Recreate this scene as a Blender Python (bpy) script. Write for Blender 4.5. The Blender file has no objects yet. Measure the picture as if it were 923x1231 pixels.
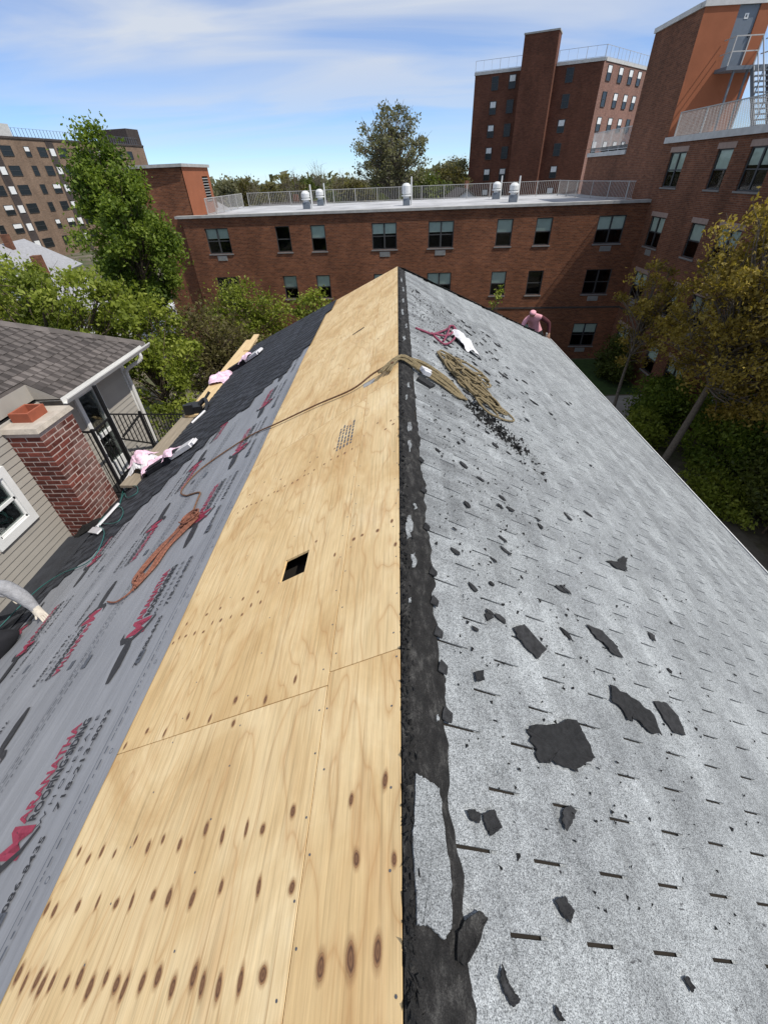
import bpy, math, random
import numpy as np
from mathutils import Vector, Matrix
random.seed(7); rng = np.random.default_rng(7)
scene = bpy.context.scene
COL = scene.collection

# ------------------------------------------------------------------ camera
CAMH = 1.25
vr, nad = (477.0, 208.0), (489.0, 1236.0)          # vanishing points of the ridge and of the plumb line in the photo
cx, cy = 461.5, 615.5
fpx = math.sqrt(-((vr[0]-cx)*(nad[0]-cx)+(vr[1]-cy)*(nad[1]-cy)))
cY = Vector((vr[0]-cx, vr[1]-cy, fpx)).normalized()
cZ = -Vector((nad[0]-cx, nad[1]-cy, fpx)).normalized()
cX = cY.cross(cZ)
cam_d = bpy.data.cameras.new('camera'); cam = bpy.data.objects.new('camera', cam_d); COL.objects.link(cam)
right = Vector((cX[0], cY[0], cZ[0])); down = Vector((cX[1], cY[1], cZ[1])); fwd = Vector((cX[2], cY[2], cZ[2]))
R3 = Matrix((right, -down, -fwd)).transposed()
cam.matrix_world = Matrix.Translation((0.0077, 0, CAMH)) @ R3.to_4x4()
cam_d.sensor_fit = 'HORIZONTAL'; cam_d.sensor_width = 36.0; cam_d.lens = 36.0*fpx/923.0
cam_d.clip_start = 0.02; cam_d.clip_end = 3000
scene.camera = cam

# ------------------------------------------------------------------ sky, sun, exposure
SUN = Vector((0.50, -0.24, 0.84)).normalized()
w = bpy.data.worlds.new('World'); scene.world = w; w.use_nodes = True
nt = w.node_tree; nt.nodes.clear()
def N(t, typ, **kw):
    n = t.nodes.new(typ)
    for k, v in kw.items(): setattr(n, k, v)
    return n
out = N(nt, 'ShaderNodeOutputWorld'); bg = N(nt, 'ShaderNodeBackground'); bg.inputs[1].default_value = 0.15
sky = N(nt, 'ShaderNodeTexSky', sky_type='NISHITA', sun_disc=False)
sky.sun_elevation = math.asin(SUN.z); sky.sun_rotation = math.atan2(SUN.x, SUN.y)
sky.altitude = 2500; sky.air_density = 1.0; sky.dust_density = 0.0; sky.ozone_density = 3.0
tc = N(nt, 'ShaderNodeTexCoord'); sp = N(nt, 'ShaderNodeSeparateXYZ'); nt.links.new(tc.outputs['Generated'], sp.inputs[0])
def wm(op, a, b=None):
    n = N(nt, 'ShaderNodeMath', operation=op)
    for i, v in enumerate((a, b)):
        if v is None: continue
        if isinstance(v, (int, float)): n.inputs[i].default_value = v
        else: nt.links.new(v, n.inputs[i])
    return n.outputs[0]
den = wm('ADD', wm('MAXIMUM', sp.outputs[2], 0.0), 0.10)
px_ = wm('DIVIDE', sp.outputs[0], den); py_ = wm('DIVIDE', sp.outputs[1], den)
cmb = N(nt, 'ShaderNodeCombineXYZ'); nt.links.new(wm('MULTIPLY', px_, 0.42), cmb.inputs[0]); nt.links.new(wm('MULTIPLY', py_, 1.0), cmb.inputs[1]); cmb.inputs[2].default_value = 3.3
nz = N(nt, 'ShaderNodeTexNoise'); nz.inputs['Scale'].default_value = 0.95; nz.inputs['Detail'].default_value = 7; nz.inputs['Roughness'].default_value = 0.5; nz.inputs['Distortion'].default_value = 0.6
nt.links.new(cmb.outputs[0], nz.inputs['Vector'])
rp = N(nt, 'ShaderNodeValToRGB'); rp.color_ramp.elements[0].position = 0.37; rp.color_ramp.elements[1].position = 0.62
nt.links.new(nz.outputs['Fac'], rp.inputs[0])
# thin cirrus is thicker overhead than at the horizon
hi = N(nt, 'ShaderNodeMapRange'); hi.inputs[1].default_value = 0.03; hi.inputs[2].default_value = 0.17; hi.inputs[3].default_value = 0.25; hi.inputs[4].default_value = 0.95
nt.links.new(sp.outputs[2], hi.inputs[0])
fac = wm('MULTIPLY', rp.outputs[0], hi.outputs[0]); fac = wm('ADD', wm('MULTIPLY', fac, 0.72), wm('MULTIPLY', hi.outputs[0], 0.26))
mx = N(nt, 'ShaderNodeMixRGB'); nt.links.new(fac, mx.inputs[0]); tn = N(nt, 'ShaderNodeMixRGB', blend_type='MULTIPLY'); tn.inputs[0].default_value = 1.0; nt.links.new(sky.outputs[0], tn.inputs[1]); tn.inputs[2].default_value = (0.50, 0.62, 0.78, 1); nt.links.new(tn.outputs[0], mx.inputs[1]); mx.inputs[2].default_value = (3.5, 3.75, 4.15, 1)
nt.links.new(mx.outputs[0], bg.inputs[0]); nt.links.new(bg.outputs[0], out.inputs[0])

sd = bpy.data.lights.new('sun', 'SUN'); so = bpy.data.objects.new('sun', sd); COL.objects.link(so)
sd.energy = 3.3; sd.angle = math.radians(0.6); sd.color = (1.0, 0.955, 0.88)
so.rotation_euler = SUN.to_track_quat('Z', 'Y').to_euler(); so.location = SUN*60
scene.view_settings.view_transform = 'Standard'; scene.view_settings.look = 'None'
scene.view_settings.exposure = 0.40; scene.view_settings.gamma = 1.0; scene.view_settings.use_curve_mapping = False
scene.render.engine = 'CYCLES'
scene.cycles.max_bounces = 6; scene.cycles.transparent_max_bounces = 12

# ------------------------------------------------------------------ object helpers
WM = {}
def attach(o, parent):
    if parent is not None:
        o.parent = parent; o.matrix_parent_inverse = WM.get(parent.name, Matrix.Identity(4)).inverted()
def thing(name, label, cat, loc=(0, 0, 0), group=None):
    o = bpy.data.objects.new(name, None); COL.objects.link(o); o.location = loc
    o.empty_display_size = 0.2
    WM[o.name] = Matrix.Translation(loc)
    tag(o, label, cat, group); return o
def tag(o, label=None, cat=None, group=None, kind=None):
    if label: o['label'] = label
    if cat: o['category'] = cat
    if group: o['group'] = group
    if kind: o['kind'] = kind
    return o
def inst(name, me, M=None, parent=None):
    o = bpy.data.objects.new(name, me); COL.objects.link(o)
    if M is not None: o.matrix_basis = M
    WM[o.name] = M.copy() if M is not None else Matrix.Identity(4)
    attach(o, parent); return o
def box_uv(me):
    n = len(me.loops); uvl = me.uv_layers.new(name='UVMap')
    co = np.empty(len(me.vertices)*3); me.vertices.foreach_get('co', co); co = co.reshape(-1, 3)
    vi = np.empty(n, dtype=np.int32); me.loops.foreach_get('vertex_index', vi)
    nf = len(me.polygons); nr = np.empty(nf*3); me.polygons.foreach_get('normal', nr); nr = nr.reshape(-1, 3)
    tot = np.empty(nf, dtype=np.int32); me.polygons.foreach_get('loop_total', tot)
    ln = np.repeat(nr, tot, axis=0); p = co[vi]
    h = np.hypot(ln[:, 0], ln[:, 1]); flat = np.abs(ln[:, 2]) > 0.8
    hs = np.where(h < 1e-6, 1, h); tx = -ln[:, 1]/hs; ty = ln[:, 0]/hs
    u = np.where(flat, p[:, 0], p[:, 0]*tx+p[:, 1]*ty); v = np.where(flat, p[:, 1], p[:, 2])
    uvl.data.foreach_set('uv', np.stack([u, v], 1).ravel())
class MB:
    def __init__(s): s.v = []; s.f = []; s.m = []; s.mi = 0
    def add(s, vs, fs):
        b = len(s.v); s.v += [tuple(x) for x in vs]
        for f in fs: s.f.append(tuple(b+i for i in f)); s.m.append(s.mi)
    def quad(s, *p): s.add(p, [tuple(range(len(p)))])
    def box(s, x0, x1, y0, y1, z0, z1, M=None):
        vs = [Vector((x, y, z)) for z in (z0, z1) for y in (y0, y1) for x in (x0, x1)]
        if M is not None: vs = [M @ p for p in vs]
        s.add(vs, [(0, 2, 3, 1), (4, 5, 7, 6), (0, 1, 5, 4), (2, 6, 7, 3), (0, 4, 6, 2), (1, 3, 7, 5)])
    def bar(s, a, b, wx, wz, up=(0, 0, 1)):
        a = Vector(a); b = Vector(b); d = (b-a).normalized(); u = Vector(up)
        if abs(d.dot(u)) > 0.98: u = Vector((0, 1, 0))
        r = d.cross(u).normalized(); u = r.cross(d).normalized()
        vs = [p+r*sx*wx/2+u*sz*wz/2 for p in (a, b) for sz in (-1, 1) for sx in (-1, 1)]
        s.add(vs, [(0, 1, 3, 2), (4, 6, 7, 5), (0, 4, 5, 1), (2, 3, 7, 6), (0, 2, 6, 4), (1, 5, 7, 3)])
    def tube(s, path, r, n=6, caps=True, closed=False):
        P = [Vector(p) for p in path]; m = len(P); rs = r if isinstance(r, (list, tuple)) else [r]*m
        rings = []; up = Vector((0.13, 0.21, 0.97))
        for i, p in enumerate(P):
            if closed: d = P[(i+1) % m]-P[i-1]
            else: d = P[min(i+1, m-1)]-P[max(i-1, 0)]
            d = d.normalized() if d.length > 1e-9 else Vector((0, 0, 1))
            a = d.cross(up)
            if a.length < 1e-3: a = d.cross(Vector((1, 0, 0)))
            a.normalize(); b = d.cross(a).normalized(); up = b if b.dot(up) > 0 else -b
            up = up.copy(); a = d.cross(up).normalized(); b = a.cross(d)
            rings.append([p+a*math.cos(t)*rs[i]+b*math.sin(t)*rs[i] for t in [2*math.pi*k/n for k in range(n)]])
        vs = [q for R in rings for q in R]; fs = []
        for i in range(m if closed else m-1):
            j = (i+1) % m
            for k in range(n): fs.append((i*n+k, i*n+(k+1) % n, j*n+(k+1) % n, j*n+k))
        if caps and not closed: fs += [tuple(range(n))[::-1], tuple((m-1)*n+k for k in range(n))]
        s.add(vs, fs)
    def lathe(s, prof, M=None, n=16):
        vs = []; fs = []
        for r, z in prof:
            for k in range(n):
                t = 2*math.pi*k/n; p = Vector((r*math.cos(t), r*math.sin(t), z)); vs.append(M @ p if M is not None else p)
        for i in range(len(prof)-1):
            for k in range(n): fs.append((i*n+k, i*n+(k+1) % n, (i+1)*n+(k+1) % n, (i+1)*n+k))
        fs += [tuple(range(n))[::-1], tuple((len(prof)-1)*n+k for k in range(n))]
        s.add(vs, fs)
    def prism(s, bot, top):
        n = len(bot); s.add(list(bot)+list(top), [tuple(range(n))[::-1], tuple(range(n, 2*n))]+[(i, (i+1) % n, n+(i+1) % n, n+i) for i in range(n)])
    def wall(s, M, W, z0, z1, ops=(), rev=0.14, u0=0.0):
        us = sorted({u0, W, *[o[0] for o in ops], *[o[1] for o in ops]}); zs = sorted({z0, z1, *[o[2] for o in ops], *[o[3] for o in ops]})
        for i in range(len(us)-1):
            for j in range(len(zs)-1):
                uc = (us[i]+us[i+1])/2; zc = (zs[j]+zs[j+1])/2
                if any(o[0] < uc < o[1] and o[2] < zc < o[3] for o in ops): continue
                s.quad(*[M @ Vector(p) for p in ((us[i], 0, zs[j]), (us[i+1], 0, zs[j]), (us[i+1], 0, zs[j+1]), (us[i], 0, zs[j+1]))])
        for a, b, c, d in ops:
            for p, q in (((a, c), (b, c)), ((b, c), (b, d)), ((b, d), (a, d)), ((a, d), (a, c))):
                s.quad(*[M @ Vector(x) for x in ((p[0], 0, p[1]), (p[0], rev, p[1]), (q[0], rev, q[1]), (q[0], 0, q[1]))])
    def mesh(s, name, mats, smooth=False, uv=False):
        me = bpy.data.meshes.new(name); me.from_pydata(s.v, [], s.f)
        for m in (mats if isinstance(mats, (list, tuple)) else [mats]): me.materials.append(m)
        if max(s.m, default=0) > 0: me.polygons.foreach_set('material_index', s.m)
        if smooth: me.polygons.foreach_set('use_smooth', [True]*len(me.polygons))
        me.update()
        if uv: box_uv(me)
        return me
    def build(s, name, mats, parent=None, smooth=False, uv=False, M=None):
        return inst(name, s.mesh(name, mats, smooth, uv), M, parent)
def crom(pts, sub=8, closed=False):
    P = [Vector(p) for p in pts]; n = len(P); out = []
    for i in range(n if closed else n-1):
        p0 = P[(i-1) % n] if closed or i > 0 else P[0]; p1 = P[i]; p2 = P[(i+1) % n]; p3 = P[(i+2) % n] if closed or i+2 < n else P[-1]
        for k in range(sub):
            t = k/sub
            out.append(0.5*((2*p1)+(p2-p0)*t+(2*p0-5*p1+4*p2-p3)*t*t+(3*p1-p0-3*p2+p3)*t**3))
    if not closed: out.append(P[-1])
    return out
def facM(p0, d, z=0.0):
    d = Vector((d[0], d[1], 0)).normalized(); n = Vector((-d.y, d.x, 0))
    M = Matrix.Identity(4)
    for i in range(3): M[i][0] = d[i]; M[i][1] = n[i]; M[i][3] = (p0[0], p0[1], z)[i]
    return M

# ------------------------------------------------------------------ materials
MATS = {}
def newmat(name):
    m = bpy.data.materials.new(name); m.use_nodes = True; t = m.node_tree; t.nodes.clear()
    o = N(t, 'ShaderNodeOutputMaterial'); p = N(t, 'ShaderNodeBsdfPrincipled'); t.links.new(p.outputs[0], o.inputs[0])
    MATS[name] = m; return m, t, p, o
def mth(t, op, a, b=None, c=None):
    n = N(t, 'ShaderNodeMath', operation=op)
    for i, v in enumerate((a, b, c)):
        if v is None: continue
        if isinstance(v, (int, float)): n.inputs[i].default_value = v
        else: t.links.new(v, n.inputs[i])
    return n.outputs[0]
def noise_(t, vec, scale, detail=4, rough=0.55, dist=0.0):
    n = N(t, 'ShaderNodeTexNoise'); n.inputs['Scale'].default_value = scale; n.inputs['Detail'].default_value = detail
    n.inputs['Roughness'].default_value = rough; n.inputs['Distortion'].default_value = dist
    if vec is not None: t.links.new(vec, n.inputs['Vector'])
    return n.outputs['Fac']
def ramp_(t, fac, stops):
    r = N(t, 'ShaderNodeValToRGB'); e = r.color_ramp.elements
    while len(e) > len(stops): e.remove(e[-1])
    while len(e) < len(stops): e.new(0.5)
    for el, (p, c) in zip(e, stops):
        el.position = p; el.color = (c, c, c, 1) if isinstance(c, (int, float)) else (*c[:3], 1)
    t.links.new(fac, r.inputs[0]); return r.outputs[0]
def mix_(t, fac, a, b, mode='MIX'):
    n = N(t, 'ShaderNodeMixRGB', blend_type=mode)
    for i, v in enumerate((fac, a, b)):
        if isinstance(v, (int, float)): n.inputs[i].default_value = v if i == 0 else (v, v, v, 1)
        elif isinstance(v, tuple): n.inputs[i].default_value = (*v[:3], 1)
        else: t.links.new(v, n.inputs[i])
    return n.outputs[0]
def pos_(t, sx=1, sy=1, sz=1):
    g = N(t, 'ShaderNodeNewGeometry')
    m = N(t, 'ShaderNodeVectorMath', operation='MULTIPLY'); t.links.new(g.outputs['Position'], m.inputs[0]); m.inputs[1].default_value = (sx, sy, sz)
    return m.outputs[0]
def bump_(t, p, h, strength=0.3, dist=0.01):
    b = N(t, 'ShaderNodeBump'); b.inputs['Strength'].default_value = strength; b.inputs['Distance'].default_value = dist
    t.links.new(h, b.inputs['Height']); t.links.new(b.outputs[0], p.inputs['Normal'])
def pm(name, col, rough=0.8, var=0.18, scale=6.0, metal=0.0, bump=0.0, bscale=60, rnd=0.0, spec=0.35):
    m, t, p, o = newmat(name); P = pos_(t)
    f = noise_(t, P, scale, 5, 0.6)
    c = mix_(t, 1.0, col, ramp_(t, f, [(0.3, 1-var), (0.7, 1+var)]), 'MULTIPLY')
    if rnd:
        oi = N(t, 'ShaderNodeObjectInfo')
        c = mix_(t, 1.0, c, ramp_(t, oi.outputs['Random'], [(0.0, 1-rnd), (1.0, 1+rnd)]), 'MULTIPLY')
    t.links.new(c, p.inputs['Base Color']); p.inputs['Roughness'].default_value = rough; p.inputs['Metallic'].default_value = metal
    p.inputs['Specular IOR Level'].default_value = spec
    if bump: bump_(t, p, noise_(t, P, bscale, 4), bump, 0.02)
    return m
def brickmat(name, c1, c2, mortar, stain=0.35):
    m, t, p, o = newmat(name); uv = N(t, 'ShaderNodeUVMap')
    b = N(t, 'ShaderNodeTexBrick'); t.links.new(uv.outputs[0], b.inputs['Vector'])
    b.inputs['Scale'].default_value = 1.0; b.inputs['Brick Width'].default_value = 0.215; b.inputs['Row Height'].default_value = 0.0775
    b.inputs['Mortar Size'].default_value = 0.007; b.inputs['Mortar Smooth'].default_value = 0.3; b.inputs['Bias'].default_value = -0.1
    b.inputs['Color1'].default_value = (*c1, 1); b.inputs['Color2'].default_value = (*c2, 1); b.inputs['Mortar'].default_value = (*mortar, 1)
    P = pos_(t); n1 = noise_(t, pos_(t, 0.5, 0.5, 0.22), 1.0, 5, 0.6); n2 = noise_(t, pos_(t, 1.2, 1.2, 7.0), 1.6, 3, 0.6)
    c = mix_(t, 1.0, b.outputs['Color'], ramp_(t, n1, [(0.3, 1-stain), (0.65, 1.12)]), 'MULTIPLY')
    c = mix_(t, 1.0, c, ramp_(t, n2, [(0.35, 0.80), (0.6, 1.08)]), 'MULTIPLY')
    t.links.new(c, p.inputs['Base Color']); p.inputs['Roughness'].default_value = 0.9; p.inputs['Specular IOR Level'].default_value = 0.2
    bump_(t, p, b.outputs['Fac'], -0.6, 0.008)
    return m
brickmat('brick_red', (0.225, 0.082, 0.038), (0.130, 0.047, 0.025), (0.20, 0.135, 0.095))
brickmat('brick_wing', (0.215, 0.084, 0.045), (0.135, 0.052, 0.031), (0.195, 0.14, 0.10))
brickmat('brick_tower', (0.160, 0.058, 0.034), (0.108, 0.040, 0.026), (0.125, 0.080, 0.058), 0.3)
brickmat('brick_pink', (0.235, 0.155, 0.105), (0.175, 0.115, 0.08), (0.23, 0.19, 0.15), 0.25)
brickmat('brick_tower_sunlit', (0.27, 0.14, 0.105), (0.20, 0.10, 0.08), (0.25, 0.19, 0.16), 0.2)  # tower side brick, with the sunlight on that wall put into the colour
brickmat('brick_dark_strip', (0.075, 0.06, 0.055), (0.055, 0.045, 0.042), (0.08, 0.07, 0.065), 0.2)
pm('orange_stucco', (0.29, 0.098, 0.045), 0.9, 0.10, 1.2, bump=0.2)
pm('coping_white', (0.50, 0.49, 0.47), 0.6, 0.14, 3)
pm('coping_grey', (0.36, 0.35, 0.33), 0.7, 0.2, 3)
pm('lintel_stone', (0.33, 0.24, 0.20), 0.9, 0.15, 6)
pm('flat_roof', (0.40, 0.40, 0.405), 0.85, 0.30, 0.5)
pm('frame_bronze', (0.055, 0.055, 0.055), 0.5, 0.1)
pm('frame_white', (0.74, 0.74, 0.72), 0.45, 0.05)
pm('blind', (0.62, 0.68, 0.62), 0.8, 0.06, rnd=0.12)
pm('interior_dark', (0.010, 0.010, 0.011), 0.95, 0.1)  # near black stands in for the shade inside rooms and the slit
pm('sill_grey', (0.20, 0.19, 0.18), 0.8, 0.1)
pm('ac_metal', (0.27, 0.265, 0.25), 0.6, 0.1, rnd=0.2)
pm('rail_metal', (0.40, 0.39, 0.37), 0.55, 0.1)
pm('steel_grey', (0.13, 0.15, 0.175), 0.55, 0.08)
pm('vent_metal', (0.62, 0.63, 0.62), 0.45, 0.08)
pm('black_iron', (0.012, 0.012, 0.013), 0.5, 0.1)
pm('gutter_white', (0.66, 0.65, 0.62), 0.45, 0.06, 3)
pm('siding_taupe', (0.36, 0.335, 0.295), 0.65, 0.06, 3, rnd=0.04)
pm('concrete', (0.42, 0.37, 0.31), 0.9, 0.2, 9, bump=0.3)
pm('clay_flue', (0.30, 0.085, 0.045), 0.85, 0.15, 8)
pm('path_concrete', (0.30, 0.285, 0.26), 0.9, 0.15, 2)
pm('white_siding', (0.70, 0.70, 0.69), 0.6, 0.08)
pm('grey_roof', (0.30, 0.30, 0.31), 0.8, 0.2)
pm('tar', (0.012, 0.0115, 0.011), 0.8, 0.35, 20, bump=0.6, bscale=140)
pm('torn_dark', (0.0165, 0.0155, 0.0145), 0.9, 0.55, 24, bump=0.5, bscale=220)
pm('scrap_dark', (0.030, 0.030, 0.031), 0.85, 0.45, 45, bump=0.6, bscale=260, rnd=0.35)
pm('drip_white', (0.62, 0.62, 0.60), 0.5, 0.12, 4)
pm('print_black', (0.035, 0.036, 0.041), 0.6, 0.3, 40)
pm('print_red', (0.30, 0.040, 0.075), 0.6, 0.2, 40)
pm('print_grey', (0.10, 0.11, 0.13), 0.6, 0.3, 40)
pm('rope_tan', (0.23, 0.18, 0.10), 0.9, 0.35, 60, bump=0.6, bscale=300)
pm('rope_brown', (0.20, 0.105, 0.06), 0.9, 0.35, 60, bump=0.6, bscale=300)
pm('rope_orange', (0.27, 0.11, 0.07), 0.9, 0.40, 40, bump=0.6, bscale=300)
pm('hose_green', (0.03, 0.13, 0.12), 0.45, 0.1)
pm('strap_pink', (0.22, 0.05, 0.085), 0.7, 0.3, 30)
pm('pink_wrap', (0.72, 0.50, 0.60), 0.5, 0.35, 9)
pm('white_film', (0.66, 0.65, 0.66), 0.4, 0.08)
pm('pink_cloth', (0.66, 0.32, 0.36), 0.85, 0.15, 12)
pm('maroon_cloth', (0.07, 0.018, 0.022), 0.9, 0.2, 12)
pm('dark_cloth', (0.014, 0.014, 0.017), 0.9, 0.2, 12)
pm('grey_cloth', (0.30, 0.30, 0.31), 0.95, 0.2, 25, bump=0.5, bscale=90)
pm('glove', (0.55, 0.50, 0.42), 0.9, 0.15, 30)
pm('skin', (0.36, 0.20, 0.13), 0.6, 0.08)
pm('hair', (0.02, 0.015, 0.012), 0.7, 0.1)
pm('black_plastic', (0.015, 0.015, 0.016), 0.4, 0.1)
pm('deck_dark', (0.02, 0.016, 0.012), 0.95, 0.2)  # near black, putting the attic shade under the plywood hole into the colour
pm('bark', (0.115, 0.085, 0.06), 0.95, 0.3, 14, bump=0.5, bscale=30)
pm('bark_grey', (0.16, 0.135, 0.11), 0.95, 0.3, 14, bump=0.5, bscale=30)
pm('car_white', (0.62, 0.62, 0.62), 0.3, 0.03, spec=0.6)
pm('car_silver', (0.36, 0.37, 0.38), 0.3, 0.03, metal=0.3, spec=0.6)
pm('car_glass', (0.015, 0.018, 0.02), 0.25, 0.05, spec=0.4)
pm('tyre', (0.015, 0.015, 0.015), 0.9, 0.1)
pm('door_steel', (0.14, 0.165, 0.195), 0.5, 0.08)
pm('house_siding', (0.45, 0.42, 0.36), 0.7, 0.08)
pm('brick_chimney', (0.135, 0.036, 0.025), 0.9, 0.25, 14, bump=0.5, bscale=120, rnd=0.45)
def special_mats():
    # glass: thin pane, reflects more at grazing angles
    m, t, p, o = newmat('glass'); fr = N(t, 'ShaderNodeFresnel'); fr.inputs[0].default_value = 1.5
    tr = N(t, 'ShaderNodeBsdfTransparent'); tr.inputs[0].default_value = (0.88, 0.93, 0.91, 1); gl = N(t, 'ShaderNodeBsdfGlossy'); gl.inputs['Roughness'].default_value = 0.03
    ms = N(t, 'ShaderNodeMixShader'); t.links.new(mth(t, 'MULTIPLY_ADD', fr.outputs[0], 0.75, 0.01), ms.inputs[0]); t.links.new(tr.outputs[0], ms.inputs[1]); t.links.new(gl.outputs[0], ms.inputs[2]); t.links.new(ms.outputs[0], o.inputs[0])
    # plywood: grain runs along the ridge
    m, t, p, o = newmat('plywood'); oi = N(t, 'ShaderNodeObjectInfo')
    off = N(t, 'ShaderNodeVectorMath', operation='ADD'); cb = N(t, 'ShaderNodeCombineXYZ'); t.links.new(mth(t, 'MULTIPLY', oi.outputs['Random'], 37.0), cb.inputs[0]); t.links.new(mth(t, 'MULTIPLY', oi.outputs['Random'], 11.0), cb.inputs[1])
    t.links.new(pos_(t, 1, 1, 0), off.inputs[0]); t.links.new(cb.outputs[0], off.inputs[1]); V = off.outputs[0]
    def sc(a, b):
        n = N(t, 'ShaderNodeVectorMath', operation='MULTIPLY'); t.links.new(V, n.inputs[0]); n.inputs[1].default_value = (a, b, 0); return n.outputs[0]
    warp = noise_(t, sc(2.4, 0.55), 1.0, 3, 0.5)
    warp2 = noise_(t, sc(9, 2.2), 1.0, 2, 0.5)
    sx = N(t, 'ShaderNodeSeparateXYZ'); t.links.new(V, sx.inputs[0])
    ph = mth(t, 'ADD', mth(t, 'MULTIPLY', warp, 15.0), mth(t, 'ADD', mth(t, 'MULTIPLY', warp2, 1.2), mth(t, 'MULTIPLY', sx.outputs[0], 6.0)))
    rings = mth(t, 'ABSOLUTE', mth(t, 'SINE', mth(t, 'MULTIPLY', ph, 3.14159)))
    ringm = ramp_(t, rings, [(0.0, 0.0), (0.10, 0.55), (0.5, 1.0)])
    streak = noise_(t, sc(75, 1.7), 1.0, 4, 0.65)
    fine = noise_(t, sc(240, 9), 1.0, 3, 0.6)
    blot = noise_(t, sc(2.6, 1.5), 1.0, 5, 0.6, 0.8)
    blot2 = noise_(t, sc(7.5, 2.0), 1.0, 4, 0.6, 0.5)
    c = ramp_(t, blot, [(0.28, (0.56, 0.365, 0.165)), (0.45, (0.685, 0.495, 0.255)), (0.62, (0.78, 0.60, 0.34)), (0.8, (0.84, 0.69, 0.44))])
    c = mix_(t, ramp_(t, blot2, [(0.54, 0.0), (0.72, 0.5)]), c, (0.58, 0.37, 0.18))
    c = mix_(t, mth(t, 'MULTIPLY', ramp_(t, ringm, [(0.0, 1.0), (1.0, 0.0)]), 0.62), c, (0.50, 0.29, 0.125))
    c = mix_(t, 1.0, c, ramp_(t, streak, [(0.30, 0.74), (0.46, 1.0), (0.68, 1.10)]), 'MULTIPLY')
    thin = noise_(t, sc(130, 0.75), 1.0, 3, 0.7)
    c = mix_(t, mth(t, 'MULTIPLY', ramp_(t, thin, [(0.60, 0.0), (0.68, 1.0)]), 0.55), c, (0.42, 0.235, 0.095))
    c = mix_(t, 1.0, c, ramp_(t, fine, [(0.3, 0.90), (0.7, 1.07)]), 'MULTIPLY')
    tone = ramp_(t, oi.outputs['Random'], [(0.0, (0.95, 0.91, 0.85)), (0.5, (1.0, 0.98, 0.95)), (1.0, (1.02, 1.03, 1.05))])
    c = mix_(t, 1.0, c, tone, 'MULTIPLY')
    t.links.new(c, p.inputs['Base Color']); p.inputs['Roughness'].default_value = 0.72; p.inputs['Specular IOR Level'].default_value = 0.25
    bump_(t, p, streak, 0.25, 0.004)
    # knot: dark oval, fading into the board at its rim
    m, t, p, o = newmat('knot'); at = N(t, 'ShaderNodeAttribute', attribute_name='rad')
    nn = noise_(t, pos_(t, 60, 18, 0), 1.0, 3)
    rr = mth(t, 'ADD', at.outputs['Fac'], mth(t, 'MULTIPLY', mth(t, 'SUBTRACT', nn, 0.5), 0.35))
    t.links.new(ramp_(t, rr, [(0.0, (0.13, 0.06, 0.03)), (0.20, (0.24, 0.12, 0.055)), (0.36, (0.10, 0.046, 0.024)), (0.48, (0.32, 0.17, 0.075)), (0.9, (0.52, 0.33, 0.16))]), p.inputs['Base Color']); p.inputs['Roughness'].default_value = 0.7
    tr = N(t, 'ShaderNodeBsdfTransparent'); ms = N(t, 'ShaderNodeMixShader')
    t.links.new(ramp_(t, rr, [(0.50, 1.0), (0.60, 0.35), (0.95, 0.0)]), ms.inputs[0]); t.links.new(tr.outputs[0], ms.inputs[1]); t.links.new(p.outputs[0], ms.inputs[2]); t.links.new(ms.outputs[0], o.inputs[0])
    # silver coated granule shingle
    m, t, p, o = newmat('grey_shingle'); P = pos_(t)
    g1 = noise_(t, P, 330, 2, 0.7); g2 = noise_(t, P, 90, 3, 0.7); g3 = noise_(t, P, 2.2, 5, 0.65); g4 = noise_(t, P, 14, 4, 0.6)
    c = ramp_(t, g1, [(0.32, (0.05, 0.052, 0.055)), (0.44, (0.225, 0.235, 0.242)), (0.56, (0.37, 0.385, 0.395)), (0.72, (0.56, 0.57, 0.575))])
    c = mix_(t, 1.0, c, ramp_(t, g2, [(0.32, 0.60), (0.5, 1.0), (0.7, 1.15)]), 'MULTIPLY')
    c = mix_(t, 1.0, c, ramp_(t, g3, [(0.3, (0.68, 0.68, 0.69)), (0.6, (1.05, 1.05, 1.05))]), 'MULTIPLY')
    c = mix_(t, 1.0, c, ramp_(t, g4, [(0.3, 0.86), (0.6, 1.06)]), 'MULTIPLY')
    c = mix_(t, 1.0, c, (0.99, 1.0, 0.985), 'MULTIPLY')
    bd = noise_(t, pos_(t, 9.5, 0.8, 0), 1.0, 4, 0.6); c = mix_(t, 1.0, c, ramp_(t, bd, [(0.3, 0.84), (0.7, 1.12)]), 'MULTIPLY')
    oi = N(t, 'ShaderNodeObjectInfo'); c = mix_(t, 1.0, c, ramp_(t, oi.outputs['Random'], [(0.0, 0.93), (1.0, 1.06)]), 'MULTIPLY')
    # each tab left the plant in its own shade
    sp_ = N(t, 'ShaderNodeSeparateXYZ'); t.links.new(P, sp_.inputs[0]); jj = mth(t, 'FLOOR', mth(t, 'DIVIDE', mth(t, 'SUBTRACT', sp_.outputs[0], 0.2458), 0.10418))
    kk_ = mth(t, 'FLOOR', mth(t, 'DIVIDE', mth(t, 'SUBTRACT', sp_.outputs[1], mth(t, 'MULTIPLY_ADD', mth(t, 'FLOORED_MODULO', jj, 2.0), 0.1505, 0.143)), 0.301))
    cv = N(t, 'ShaderNodeCombineXYZ'); t.links.new(jj, cv.inputs[0]); t.links.new(kk_, cv.inputs[1]); wn = N(t, 'ShaderNodeTexWhiteNoise', noise_dimensions='2D'); t.links.new(cv.outputs[0], wn.inputs['Vector'])
    c = mix_(t, 1.0, c, ramp_(t, wn.outputs['Value'], [(0.0, 0.86), (1.0, 1.04)]), 'MULTIPLY')
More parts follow.
